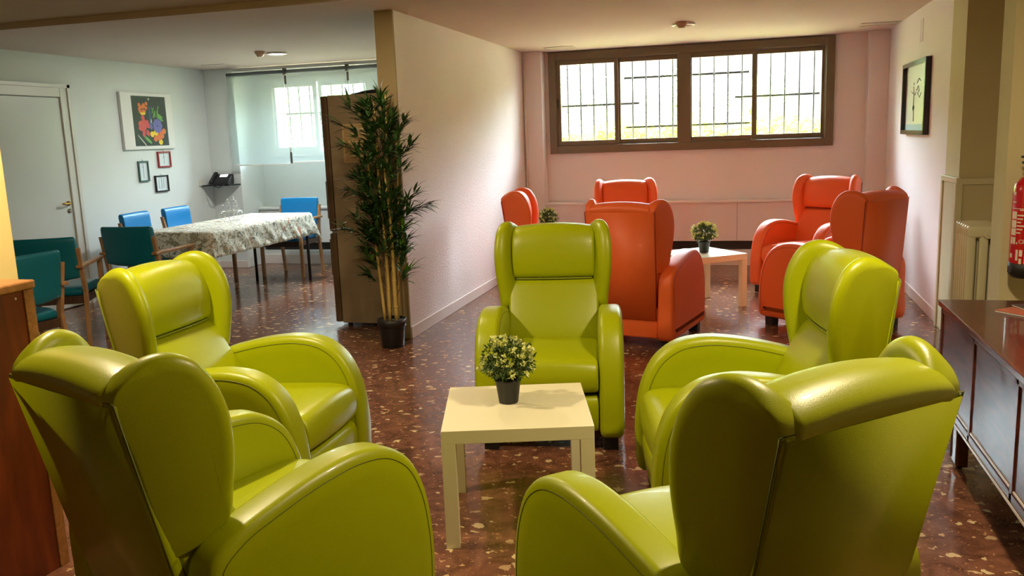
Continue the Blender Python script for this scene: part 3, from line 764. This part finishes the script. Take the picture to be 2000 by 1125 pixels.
# ------------------------------------------------------------------ left wall: door, pictures
def door():
    b = B(); box(b, XL+.004, XL+.034, 6.03, 6.905, .008, 1.995, .003); d = obj('door_1', b, M_door); d['kind'] = 'structure'
    b = B()
    box(b, XL, XL+.05, 6.905, 7.03, 0, 2.12, .006); box(b, XL, XL+.05, 5.90, 6.03, 0, 2.12, .006); box(b, XL, XL+.05, 6.03, 6.905, 2.0, 2.12, .006)
    box(b, XL+.05, XL+.062, 6.99, 7.03, 0, 2.12, .003); box(b, XL+.05, XL+.062, 5.90, 7.03, 2.085, 2.12, .003)
    obj('door_frame', b, M_whitegloss, d)
    b = B(); M = Matrix.Translation((XL+.036, 6.855, 1.0)) @ Matrix.Rotation(R(90), 4, 'Y')
    t = bmesh.new(); lathe(t, [(.024, 0), (.024, .006), (.010, .01), (.010, .04)], 18); bmesh.ops.transform(t, matrix=M, verts=t.verts); _join(b, t)
    tube(b, [(XL+.075, 6.86, 1.0), (XL+.082, 6.83, 1.002), (XL+.08, 6.78, 1.0), (XL+.078, 6.74, 1.004)], .009, 8)
    obj('door_handle', b, M_brass, d)
    b = B(); t = bmesh.new(); lathe(t, [(.022, 0), (.022, .006), (.008, .008), (.008, .014)], 18); bmesh.ops.transform(t, matrix=Matrix.Translation((XL+.036, 6.86, .93)) @ Matrix.Rotation(R(90), 4, 'Y'), verts=t.verts); _join(b, t)
    obj('lock_rosette', b, M_chrome, d)
door()
def disc(bm, c, ry, rz, mi, x=0, rot=0, n=20, th=.0008):
    vs = [bm.verts.new((x, c[0]+ry*math.cos(a)*math.cos(rot)-rz*math.sin(a)*math.sin(rot), c[1]+ry*math.cos(a)*math.sin(rot)+rz*math.sin(a)*math.cos(rot))) for a in (k*2*math.pi/n for k in range(n))]
    f = bm.faces.new(vs); f.material_index = mi
    return f
def big_picture():
    # local: x out of the wall, y to the right of the picture, z up; origin lower-left
    t = thing('wall_picture', 'large white bordered print of fruit and flowers on black, on the left wall', 'picture', (XL, 7.74, 1.485))
    b = B(); box(b, 0, .035, 0, .83, 0, .6, .003); obj('panel', b, M_paper, t)
    b = B(); box(b, .035, .0355, .165, .72, .035, .565); obj('print', b, mat('print_black', lin(18, 22, 34), .5), t)
    cols = [lin(214, 104, 40), lin(232, 196, 40), lin(200, 60, 72), lin(96, 92, 170), lin(96, 150, 70), lin(40, 66, 110), lin(196, 190, 180)]
    ms = [mat('print_tone_%s' % n, c, .5) for n, c in zip(('orange', 'yellow', 'crimson', 'violet', 'leaf', 'blue', 'silver'), cols)]
    random.seed(11); x = [.0357]
    def d(b, c, ry, rz, mi, rot=0): x[0] += .00004; disc(b, c, ry, rz, mi, x[0], rot)
    b = B()
    for i in range(12): d(b, (.27+.13*random.random(), .40+.09*random.random()), .022, .02, 0)
    for c, k in (((.53, .16), 0), ((.60, .17), 0), ((.57, .20), 0), ((.65, .19), 0), ((.50, .11), 0), ((.45, .16), 1), ((.51, .175), 1), ((.58, .075), 1), ((.56, .12), 0), ((.61, .14), 0)): d(b, c, .034, .031, k)
    obj('printed_fruit', b, ms, t, ang='keep')
    b = B()
    for i in range(16): a = i*.9; d(b, (.31+.08*math.cos(a)*random.random()+.02, .25+.10*math.sin(a)*random.random()), .036, .026, 2, a)
    for i in range(9): a = i*.7; d(b, (.55+.045*math.cos(a), .25+.045*math.sin(a)), .036, .028, 3, a)
    for i in range(10): d(b, (.48+.1*random.random(), .36+.09*random.random()), .006, .04, 4, random.uniform(-.7, .5))
    for i in range(5): d(b, (.30+.05*random.random(), .38), .018, .014, 1)
    obj('printed_flowers', b, ms, t, ang='keep')
    b = B(); d(b, (.37, .10), .07, .018, 4, -.6); obj('printed_cucumber', b, ms, t, ang='keep')
    b = B(); d(b, (.60, .33), .06, .015, 4, -.5); d(b, (.60, .36), .055, .013, 4, -.5); obj('printed_beans', b, ms, t, ang='keep')
    b = B(); d(b, (.28, .09), .10, .006, 6, -.75); obj('printed_knife', b, ms, t, ang='keep')
    b = B()
    for i in range(4): d(b, (.44, .28+.05*i), .030-.005*i, .035, 5)
    d(b, (.44, .24), .022, .03, 3); d(b, (.44, .535), .012, .012, 6); d(b, (.45, .30), .008, .025, 6)
    obj('printed_vase', b, ms, t, ang='keep')
big_picture()
def small_frame(label, y0, y1, z0, z1, fm, art):
    t = thing('picture_frame', label, 'picture frame', (XL, y0, z0), 0, 'small framed sketches on the left wall'); w, h = y1-y0, z1-z0
    b = B(); e = .016
    for a in ((0, e, 0, h), (w-e, w, 0, h), (e, w-e, 0, e), (e, w-e, h-e, h)): box(b, 0, .022, a[0], a[1], a[2], a[3], .002)
    obj('frame', b, fm, t)
    b = B(); box(b, 0, .008, e, w-e, e, h-e); obj('sheet', b, mat('sketch_sheet', lin(206, 216, 220), .5), t)
    b = B(); lines = {'dancer': [[(.5, .2), (.5, .55), (.5, .8)], [(.4, .6), (.5, .7), (.62, .62)], [(.46, .82), (.5, .88), (.54, .82)]], 'pole': [[(.5, .15), (.52, .5), (.5, .85)], [(.42, .7), (.5, .72)]], 'lines': [[(.3, .2), (.3, .8)], [(.5, .2), (.5, .85)], [(.65, .25), (.66, .8)]]}[art]
    for l in lines: tube(b, [(.009, p[0]*w, p[1]*h) for p in l], .0018, 4)
    obj('sketch', b, M_ink, t)
    b = B(); tube(b, [(.006, w/2-.012, h), (.006, w/2, h+.014), (.006, w/2+.012, h)], .002, 5); obj('hook', b, M_chrome, t)
small_frame('small red frame with a faint figure sketch, below the fruit print', 8.267, 8.487, 1.279, 1.455, M_redf, 'dancer')
small_frame('small upright green frame with a sketch, left of the other two small frames', 7.933, 8.095, 1.14, 1.362, M_grnf, 'pole')
small_frame('small black frame with a sketch, lowest on the left wall', 8.181, 8.407, 1.012, 1.196, M_blackgloss, 'lines')
# right wall picture
t = thing('wall_picture', 'dark framed pencil drawing of a dancer on the right wall', 'picture', (XR, 7.44, 1.372)); w, h = 1.05, .60
b = B(); e = .035
for a in ((0, e, 0, h), (w-e, w, 0, h), (e, w-e, 0, e), (e, w-e, h-e, h)): box(b, -.045, 0, a[0], a[1], a[2], a[3], .002)
obj('frame', b, M_blackgloss, t)
b = B(); box(b, -.012, 0, e, w-e, e, h-e); obj('sheet', b, mat('drawing_sheet', lin(206, 200, 194), .35), t)
b = B(); box(b, -.0135, -.012, e, w-e, e, e+.05); obj('sheet_border', b, mat('blue_grey_border', lin(150, 170, 180), .5), t)
b = B()
for l in ([(.62, .66), (.60, .6), (.60, .5), (.61, .40), (.59, .30), (.585, .18)], [(.60, .58), (.66, .57), (.72, .60)], [(.60, .57), (.55, .54), (.52, .58)], [(.61, .40), (.64, .37), (.61, .33)], [(.58, .4), (.57, .36), (.6, .33)], [(.5, .6), (.42, .66), (.38, .6), (.44, .55), (.36, .5), (.3, .56)], [(.48, .7), (.40, .76), (.33, .72)]):
    tube(b, [(-.0135, p[0]*w, p[1]*h) for p in l], .003, 4)
ball(b, (-.0135, .615*w, .70*h), .012, 8, sc=(.2, 1, 1)); obj('sketch', b, M_ink, t)

# ------------------------------------------------------------------ phone corner
PX, PY = -6.12, 9.26
b = B(); f = [b.verts.new(p) for p in ((-6.325, 9.255, 1.02), (-5.94, 9.255, 1.02), (-5.98, 9.08, 1.02), (-6.325, 9.02, 1.02))]; q = [b.verts.new(v.co+Vector((0, 0, .014))) for v in f]
b.faces.new(f); b.faces.new(q)
for i in range(4): b.faces.new((f[i], f[(i+1) % 4], q[(i+1) % 4], q[i]))
tag(obj('corner_shelf', b, M_black), 'small dark corner shelf holding the telephone', 'shelf')
t = thing('telephone', 'black desk telephone with lit display on the small corner shelf', 'telephone', (-6.10, 9.14, 1.0345), .15)
b = B(); pillow(b, [(-.08, 0), (-.085, .02), (.05, .115), (.08, .12), (.085, .10), (.07, 0)], -.10, .10, .006, .006, n=40); obj('base', b, M_black, t)
b = B(); Mh = Matrix.Translation((-.115, -.01, .085)) @ Matrix.Rotation(R(33), 4, 'X'); box(b, -.022, .022, -.10, .10, -.012, .018, .012, 3, M=Mh); box(b, -.026, .026, -.105, -.05, -.03, .012, .012, 3, M=Mh); box(b, -.026, .026, .05, .105, -.03, .012, .012, 3, M=Mh); obj('handset', b, M_black, t)
b = B(); Ms = Matrix.Translation((.0, .025, .101)) @ Matrix.Rotation(R(36), 4, 'X'); box(b, -.045, .05, -.024, .024, -.002, .004, M=Ms); obj('display', b, M_scr, t)
b = B()
Mk = Matrix.Translation((.01, -.04, .053)) @ Matrix.Rotation(R(35), 4, 'X')
for i in range(4):
    for j in range(3): box(b, -.05+.03*i, -.03+.03*i, -.03+.022*j, -.016+.022*j, 0, .005, .001, M=Mk)
obj('keypad', b, mat('grey_keys', lin(90, 92, 94), .5), t)
b = B(); tube(b, [(-.11, -.09, .03), (-.08, -.13, -.005), (.0, -.15, -.03), (.05, -.13, -.005), (.05, -.085, .01)], .006, 7); obj('cord', b, M_black, t)
b = B(); box(b, XL, XL+.02, 8.98, 9.06, 1.03, 1.11, .004); tag(obj('wall_socket', b, M_whitegloss), 'white wall socket beside the telephone', 'socket')

# ------------------------------------------------------------------ blinds
blinds = [(-5.955, -5.20, 1.26), (-5.165, -4.41, 1.278), (-4.375, -3.62, 1.278), (-3.585, -2.83, 1.27)]
names = ['leftmost sheer roller blind panel over the dining room window, above the telephone', 'second sheer roller blind panel from the left', 'third sheer roller blind panel, partly behind the fridge', 'sheer roller blind panel hidden behind the fridge and partition']
for (a, c, z), l in zip(blinds, names):
    t = thing('roller_blind', l, 'blind', ((a+c)/2, 9.19, 2.31), 0, 'sheer roller blinds'); w = (c-a)/2
    b = B(); t2 = bmesh.new(); lathe(t2, [(.022, -w), (.022, w)], 16); bmesh.ops.transform(t2, matrix=Matrix.Rotation(R(90), 4, 'Y'), verts=t2.verts); _join(b, t2); obj('roller', b, mat('roller_grey', lin(96, 104, 104), .5), t)
    b = B(); v = [b.verts.new(p) for p in ((-w, -.018, 0), (w, -.018, 0), (w, -.018, z-2.31), (-w, -.018, z-2.31))]; b.faces.new(v); obj('fabric', b, M_sheer, t)
    b = B(); box(b, -w, w, -.024, -.012, z-2.31-.014, z-2.31+.004, .003); obj('bottom_rail', b, M_aluL, t)
    b = B(); box(b, w-.002, w+.022, -.03, .03, -.035, .04, .003); obj('bracket', b, M_iron, t)
    b = B(); tube(b, [(w+.015, -.005, -.02), (w+.015, -.005, z-2.31+.05)], .003, 5); box(b, w+.004, w+.028, -.012, .002, -.14, -.04, .002); box(b, w+.004, w+.028, -.012, .002, z-2.31+.0, z-2.31+.13, .002); obj('pull_cord', b, M_iron, t)
b = B(); box(b, -5.97, -2.65, 9.215, 9.245, 2.345, 2.385, .004); tag(obj('curtain_rail', b, M_aluL), 'long white rail along the ceiling above the sheer blinds', 'rail')

# ------------------------------------------------------------------ long convector cabinets under windows
def convector(x0, x1, m, label, seams):
    t = thing('convector_cover', label, 'radiator cover', (x0, 9.60, 0), 0)
    b = B(); box(b, 0, x1-x0, -.03, .17, .69, .715, .004); obj('top_board', b, m, t)
    b = B(); box(b, 0, x1-x0, 0, .16, .27, .69, .002); obj('front_panel', b, m, t)
    b = B(); 
    for s in seams: box(b, s-x0-.0015, s-x0+.0015, -.0015, 0, .28, .685)
    obj('panel_joint', b, M_gap, t)
    b = B(); box(b, .02, x1-x0-.02, .06, .14, .172, .268, .002); obj('gap_shade_strip', b, M_black, t)  # black strip standing in for the shade in the gap below the panel
convector(-2.232, 1.167, M_pink, 'long rose-cast convector cover below the wide window behind orange chairs', (-1.6, -.85, -.109, .62))
convector(-5.92, -2.60, M_blue, 'long pale convector cover below the dining room blinds', (-5.1, -4.4, -3.6))

# ------------------------------------------------------------------ ceiling bits
def downlight(x, y, lit, label, z=CH):
    t = thing('ceiling_lamp', label, 'ceiling lamp', (x, y, z), 0)
    b = B(); lathe(b, [(.082, -.002), (.098, -.001), (.102, -.010), (.10, -.016), (.082, -.018), (.080, -.008)], 36); obj('ring', b, M_whitegloss, t)
    b = B(); lathe(b, [(.0, -.012), (.05, -.0125), (.081, -.010), (.081, -.004), (0, -.004)], 32); obj('diffuser', b, M_lampglass if lit == 1 else (M_warmglass if lit == 2 else M_offglass), t)
    return t
downlight(-4.597, 8.015, 1, 'lit round ceiling lamp glowing above the dining table')
downlight(-.56, 7.93, 0, 'unlit round ceiling lamp above the orange chairs')
area('lamp_dining', (-4.597, 8.015, CH-.03), (0, 0, 0), .17, .17, 24, (1, .97, .9), 'DISK')
def detector(x, y, label):
    t = thing('smoke_detector', label, 'smoke detector', (x, y, CH), 0, 'ceiling smoke detectors')
    b = B(); lathe(b, [(.05, 0), (.052, -.012), (.048, -.022), (.05, -.024)], 28); obj('base', b, M_det, t)
    b = B(); lathe(b, [(.044, -.022), (.044, -.030), (.030, -.046), (.030, -.052), (0, -.054)], 28); obj('sensor_head', b, M_det, t)
detector(-4.66, 7.80, 'beige smoke detector beside the lit lamp of the dining room')
detector(-.565, 7.79, 'beige smoke detector at the unlit lamp above the orange chairs')
for i, (x, y, wh) in enumerate(LAMPS_NEAR):
    downlight(x, y, 2, 'warm round ceiling lamp above the picture, '+wh, 2.44)
    area('lamp_warm', (x, y, 2.41), (0, 0, 0), .17, .17, LAMP_E*(.45 if y > 4 else 1.08), WARM, 'DISK')
def vent(name, label, x0, x1, y0, y1, cat, slot):
    t = thing(name, label, cat, (x0, y0, CH)); w, d = x1-x0, y1-y0; b = B()
    for a in ((0, w, 0, .012), (0, w, d-.012, d), (0, .012, .012, d-.012), (w-.012, w, .012, d-.012)): box(b, a[0], a[1], a[2], a[3], -.006, 0, .001)
    obj('frame', b, M_ventm, t)
    b = B()
    if slot: box(b, .015, w-.015, .02, .045, -.004, 0); obj('slot', b, M_gap, t)
    else: box(b, .014, w-.014, .014, d-.014, -.003, 0); obj('hatch_plate', b, M_ceil, t)
vent('ceiling_hatch', 'thin outlined ceiling hatch near the left end of the wide window', -2.11, -1.80, 9.2, 9.46, 'hatch', False)
vent('ceiling_vent', 'ceiling vent with dark slot at the right wall', 1.0, 1.345, 8.86, 9.12, 'vent', True)
vent('ceiling_hatch', 'thin outlined ceiling hatch above the telephone corner', -5.95, -5.66, 8.7, 8.95, 'hatch', False)
b = B(); box(b, XR-.004, XR, 7.86, 8.03, 2.12, 2.30, .001); box(b, XR-.006, XR-.004, 7.94, 7.944, 2.12, 2.30); tag(obj('junction_cover', b, M_pink), 'small painted junction cover high on the right wall', 'cover plate')

# ------------------------------------------------------------------ right side: panel, radiator, extinguisher, sideboard
t = B(); box(t, 1.34, 1.64, 6.30, 6.356, 0, 1.09, .003); t = struct('trim_4', t, M_beige)
b = B(); box(b, 1.34, 1.358, 6.356, 6.76, 0, 1.09, .003); obj('side_panel', b, M_beige, t)
b = B(); box(b, 1.332, 1.648, 6.286, 6.302, 1.055, 1.095, .003); box(b, 1.332, 1.37, 6.286, 6.30, 0, 1.06, .002); box(b, 1.615, 1.648, 6.286, 6.30, 0, 1.06, .002); box(b, 1.330, 1.36, 6.29, 6.765, 1.06, 1.10, .003); box(b, 1.330, 1.34, 6.72, 6.765, 0, 1.06, .002); box(b, 1.330, 1.34, 6.29, 6.35, 0, 1.06, .002)
obj('cream_moulding', b, mat('cream_trim', lin(206, 196, 160), .4), t)
def radiator():
    t = thing('radiator', 'cream column radiator at the right edge behind the sideboard', 'radiator', (1.36, 5.62, -.02))
    m = mat('radiator_enamel', lin(214, 206, 168), .35, bump=.1, bscale=20)
    for k in range(6):
        b = B(); y = .055*k
        box(b, -.095, .095, y+.003, y+.052, .80, .875, .018, 3); box(b, -.095, .095, y+.003, y+.052, .10, .17, .018, 3)
        for c in range(3): box(b, -.093+.068*c, -.043+.068*c, y+.008, y+.047, .13, .84, .012, 3)
        obj('section', b, m, t, True)
    b = B(); t2 = bmesh.new(); lathe(t2, [(.030, -.012), (.028, 0.0), (.0, .001)], 20); lathe(t2, [(.018, -.022), (.018, -.01)], 6)
    bmesh.ops.transform(t2, matrix=Matrix.Translation((.02, .0, .83)) @ Matrix.Rotation(R(-90), 4, 'X'), verts=t2.verts); _join(b, t2); obj('end_plug', b, m, t)
    b = B(); box(b, -.08, -.05, .02, .05, .02, .12); box(b, .05, .08, .02, .05, .02, .12); box(b, -.08, -.05, .25, .28, .02, .12); box(b, .05, .08, .25, .28, .02, .12); obj('support', b, m, t)
radiator()
def extinguisher():
    t = thing('fire_extinguisher', 'red fire extinguisher with black base on the wall pier at right edge', 'fire extinguisher', (1.262, 4.445, .755), 0)
    b = B(); lathe(b, [(.0, .0), (.06, .002), (.078, .02), (.080, .05), (.0800, .38), (.074, .42), (.050, .452), (.025, .462), (.02, .475), (0, .475)], 40); obj('cylinder', b, M_red, t)
    b = B(); lathe(b, [(.0, -.012), (.066, -.010), (.082, .012), (.083, .058), (.0805, .06)], 40); obj('base_cup', b, M_black, t)
    def patch(bm, a0, a1, z0, z1, r=.0806):
        n = max(2, int((a1-a0)/4)); v0 = []
        for i in range(n+1):
            a = R(a0+(a1-a0)*i/n); v0.append((bm.verts.new((r*math.cos(a), r*math.sin(a), z0)), bm.verts.new((r*math.cos(a), r*math.sin(a), z1))))
        for p, q in zip(v0, v0[1:]): f = bm.faces.new((p[0], q[0], q[1], p[1])); f.smooth = True
    b = B()
    for (a0, a1, z0, z1) in ((-172, -150, .265, .30), (-172, -150, .225, .26), (-172, -150, .19, .222)): patch(b, a0, a1, z0, z1)
    for (a0, a1, z0, z1) in ((-172, -162, .15, .182), (-160, -150, .15, .182), (-172, -160, .085, .105), (-172, -155, .34, .345), (-170, -158, .375, .39), (-172, -160, .40, .405), (-146, -142, .15, .16), (-140, -90, .305, .309), (-172, -90, .312, .315)): patch(b, a0, a1, z0, z1)
    obj('label_blocks', b, M_label, t, ang='keep')
    b = B()
    for k in range(6): patch(b, -148, -146+6*((k*7) % 3)+12, .20+.016*k, .206+.016*k)
    for (a0, a1, z0, z1) in ((-146, -138, .075, .125), (-134, -124, .095, .125), (-134, -126, .05, .085), (-118, -104, .06, .125)): patch(b, a0, a1, z0, z1)
    obj('pictograms', b, M_label, t, ang='keep')
    # CE mark lettering
    cu = bpy.data.curves.new('ce', 'FONT'); cu.body = 'CE'; cu.size = .026; cu.extrude = .0004; co = bpy.data.objects.new('ce_mark', cu); C.objects.link(co)
    dg = bpy.context.evaluated_depsgraph_get(); me = bpy.data.meshes.new_from_object(co.evaluated_get(dg)); bpy.data.objects.remove(co)
    me.materials.append(M_label); co = bpy.data.objects.new('ce_mark', me); C.objects.link(co); co.parent = t
    a = R(-138); co.location = (.0812*math.cos(a), .0812*math.sin(a), .155); co.rotation_euler = (R(90), 0, a+R(90))
    b = B(); lathe(b, [(.022, .47), (.022, .49), (.016, .495), (.016, .52), (0, .52)], 16); obj('valve', b, M_brass, t)
    b = B(); box(b, -.05, .03, -.012, .012, .515, .527, .003); box(b, -.055, .03, -.012, .012, .542, .552, .003); obj('handle', b, M_black, t)
    b = B(); ball(b, (-.028, -.01, .50), .014, 12); obj('gauge', b, M_black, t)
    b = B(); tube(b, [(.02, 0, .5), (.09, -.01, .48), (.105, -.01, .38), (.10, -.01, .2), (.095, -.01, .1)], .009, 8); obj('hose', b, M_black, t)
    b = B(); box(b, -.02, .02, .081, .104, .3, .40, .002); obj('bracket', b, M_iron, t)
extinguisher()
def sideboard():
    SX = .85; t = thing('sideboard', 'dark mahogany sideboard with sliding doors and arched legs along the right edge', 'sideboard', (SX, 2.45, 0))
    L = 1.74; D = .45
    b = B(); box(b, -.012, D, -.012, L, .655, .682, .004); obj('top_board', b, M_mahtop, t)
    b = B(); box(b, .02, D-.01, 0, L-.012, .225, .655, .003); obj('carcass', b, M_mahog, t)
    for i in range(3):
        y1 = L-.012-.575*i
        b = B(); box(b, .0, .02, y1-.028, y1, .225, .655, .002); obj('stile', b, M_mahog, t)
        if i < 3:
            y0 = max(0, y1-.575)
            b = B(); box(b, .006, .018, y0+.004, y1-.030, .262, .625, .002); d = obj('door', b, M_mahog, t)
            b = B(); box(b, .001, .006, y0+.01, y1-.035, .262, .270, .001); obj('door_edge_strip', b, M_inlay, d)
    b = B(); box(b, .0, .02, 0, L-.012, .225, .255, .002); box(b, .0, .02, 0, L-.012, .628, .655, .002); obj('rail', b, M_mahog, t)
    # curved under-rail with arches and legs
    for yc in (L-.30, .32):
        for x in (.02, D-.065):
            b = B(); box(b, x, x+.045, yc-.055, yc+.055, .02, .23, .006); tube(b, [(x+.022, yc, 0), (x+.022, yc, .03)], .012, 10); obj('leg', b, M_mahog, t)
    b = B(); box(b, -.004, 0, 0, L-.012, .214, .224, .001)
    for yc in (L-.30, .32):
        arch = [(.017, yc-.05, .03)]+[(.017, yc-.05+.05*(1-math.cos(a)), .16+.045*math.sin(a)) for a in (k*math.pi/10 for k in range(11))]+[(.017, yc+.05, .03)]
        tube(b, arch, .003, 6)
    obj('inlay', b, M_inlay, t)
    b = B()
    for y0, y1 in ((L-.14, L-.245), (L-.355, L-.44), (.46, .375), (.265, .18)):
        n = 6; vs = []
        for k in range(n+1):
            u = k/n; y = y0+(y1-y0)*u; z = .225-.06*(u**2 if True else 0)
            if (y0, y1) in ((L-.355, L-.44), (.265, .18)): z = .225-.06*(1-u)**2
            vs.append((y, z))
        for x in (.02,):
            top = [b.verts.new((x, y, .226)) for y, z in vs]; bot = [b.verts.new((x, y, z)) for y, z in vs]; top2 = [b.verts.new((x+.03, y, .226)) for y, z in vs]; bot2 = [b.verts.new((x+.03, y, z)) for y, z in vs]
            for k in range(n):
                b.faces.new((top[k], top[k+1], bot[k+1], bot[k])); b.faces.new((top2[k], bot2[k], bot2[k+1], top2[k+1])); b.faces.new((bot[k], bot[k+1], bot2[k+1], bot2[k]))
    obj('curved_apron', b, M_mahog, t)
sideboard()
# magazines
def magazine(label, x, y, z, rz, c, c2, tilt=0):
    t = thing('magazine', label, 'magazine', (x, y, z), rz, 'magazines on the sideboard')
    b = B(); box(b, -.10, .10, -.14, .14, 0, .006, .001); o = obj('pages', b, M_paper, t)
    b = B(); box(b, -.102, .102, -.142, .142, .006, .0072); obj('cover', b, mat('cover_tone', c, .35, var=.5, vscale=18), t)
    b = B(); box(b, -.08, .08, -.12, .02, .0072, .0076); obj('cover_picture', b, mat('cover_picture_tone', c2, .35, var=.5, vscale=22), t)
    t.rotation_euler[1] = tilt
magazine('red and cream magazine lowest in the pile on the sideboard', 1.17, 3.88, .683, .7, lin(176, 92, 66), lin(214, 190, 150))
magazine('dark covered magazine fanned over the red one on the sideboard', 1.22, 3.90, .692, .25, lin(70, 62, 64), lin(190, 180, 190))
magazine('pale silver magazine on top of the pile on the sideboard', 1.24, 3.86, .701, -.15, lin(190, 190, 200), lin(110, 60, 60))

# ------------------------------------------------------------------ left cabinet
t = thing('cabinet', 'tall red-brown veneer cabinet with oak edging at the left edge', 'cabinet', (-2.39, 2.395, 0))
b = B(); box(b, -.42, -.006, -.84, -.042, .0, 1.022, .002); obj('body', b, M_cherry, t)
b = B(); box(b, -.44, .006, -.86, .006, 1.022, 1.052, .006); obj('top_board', b, M_oak, t)
b = B(); box(b, -.42, -.0, -.042, 0, 0, 1.021, .003); obj('edge_post', b, M_oak, t)
b = B(); ball(b, (-.005, -.075, .998), .005, 8, sc=(.3, 1, 1)); obj('screw_cap', b, M_inlay, t)
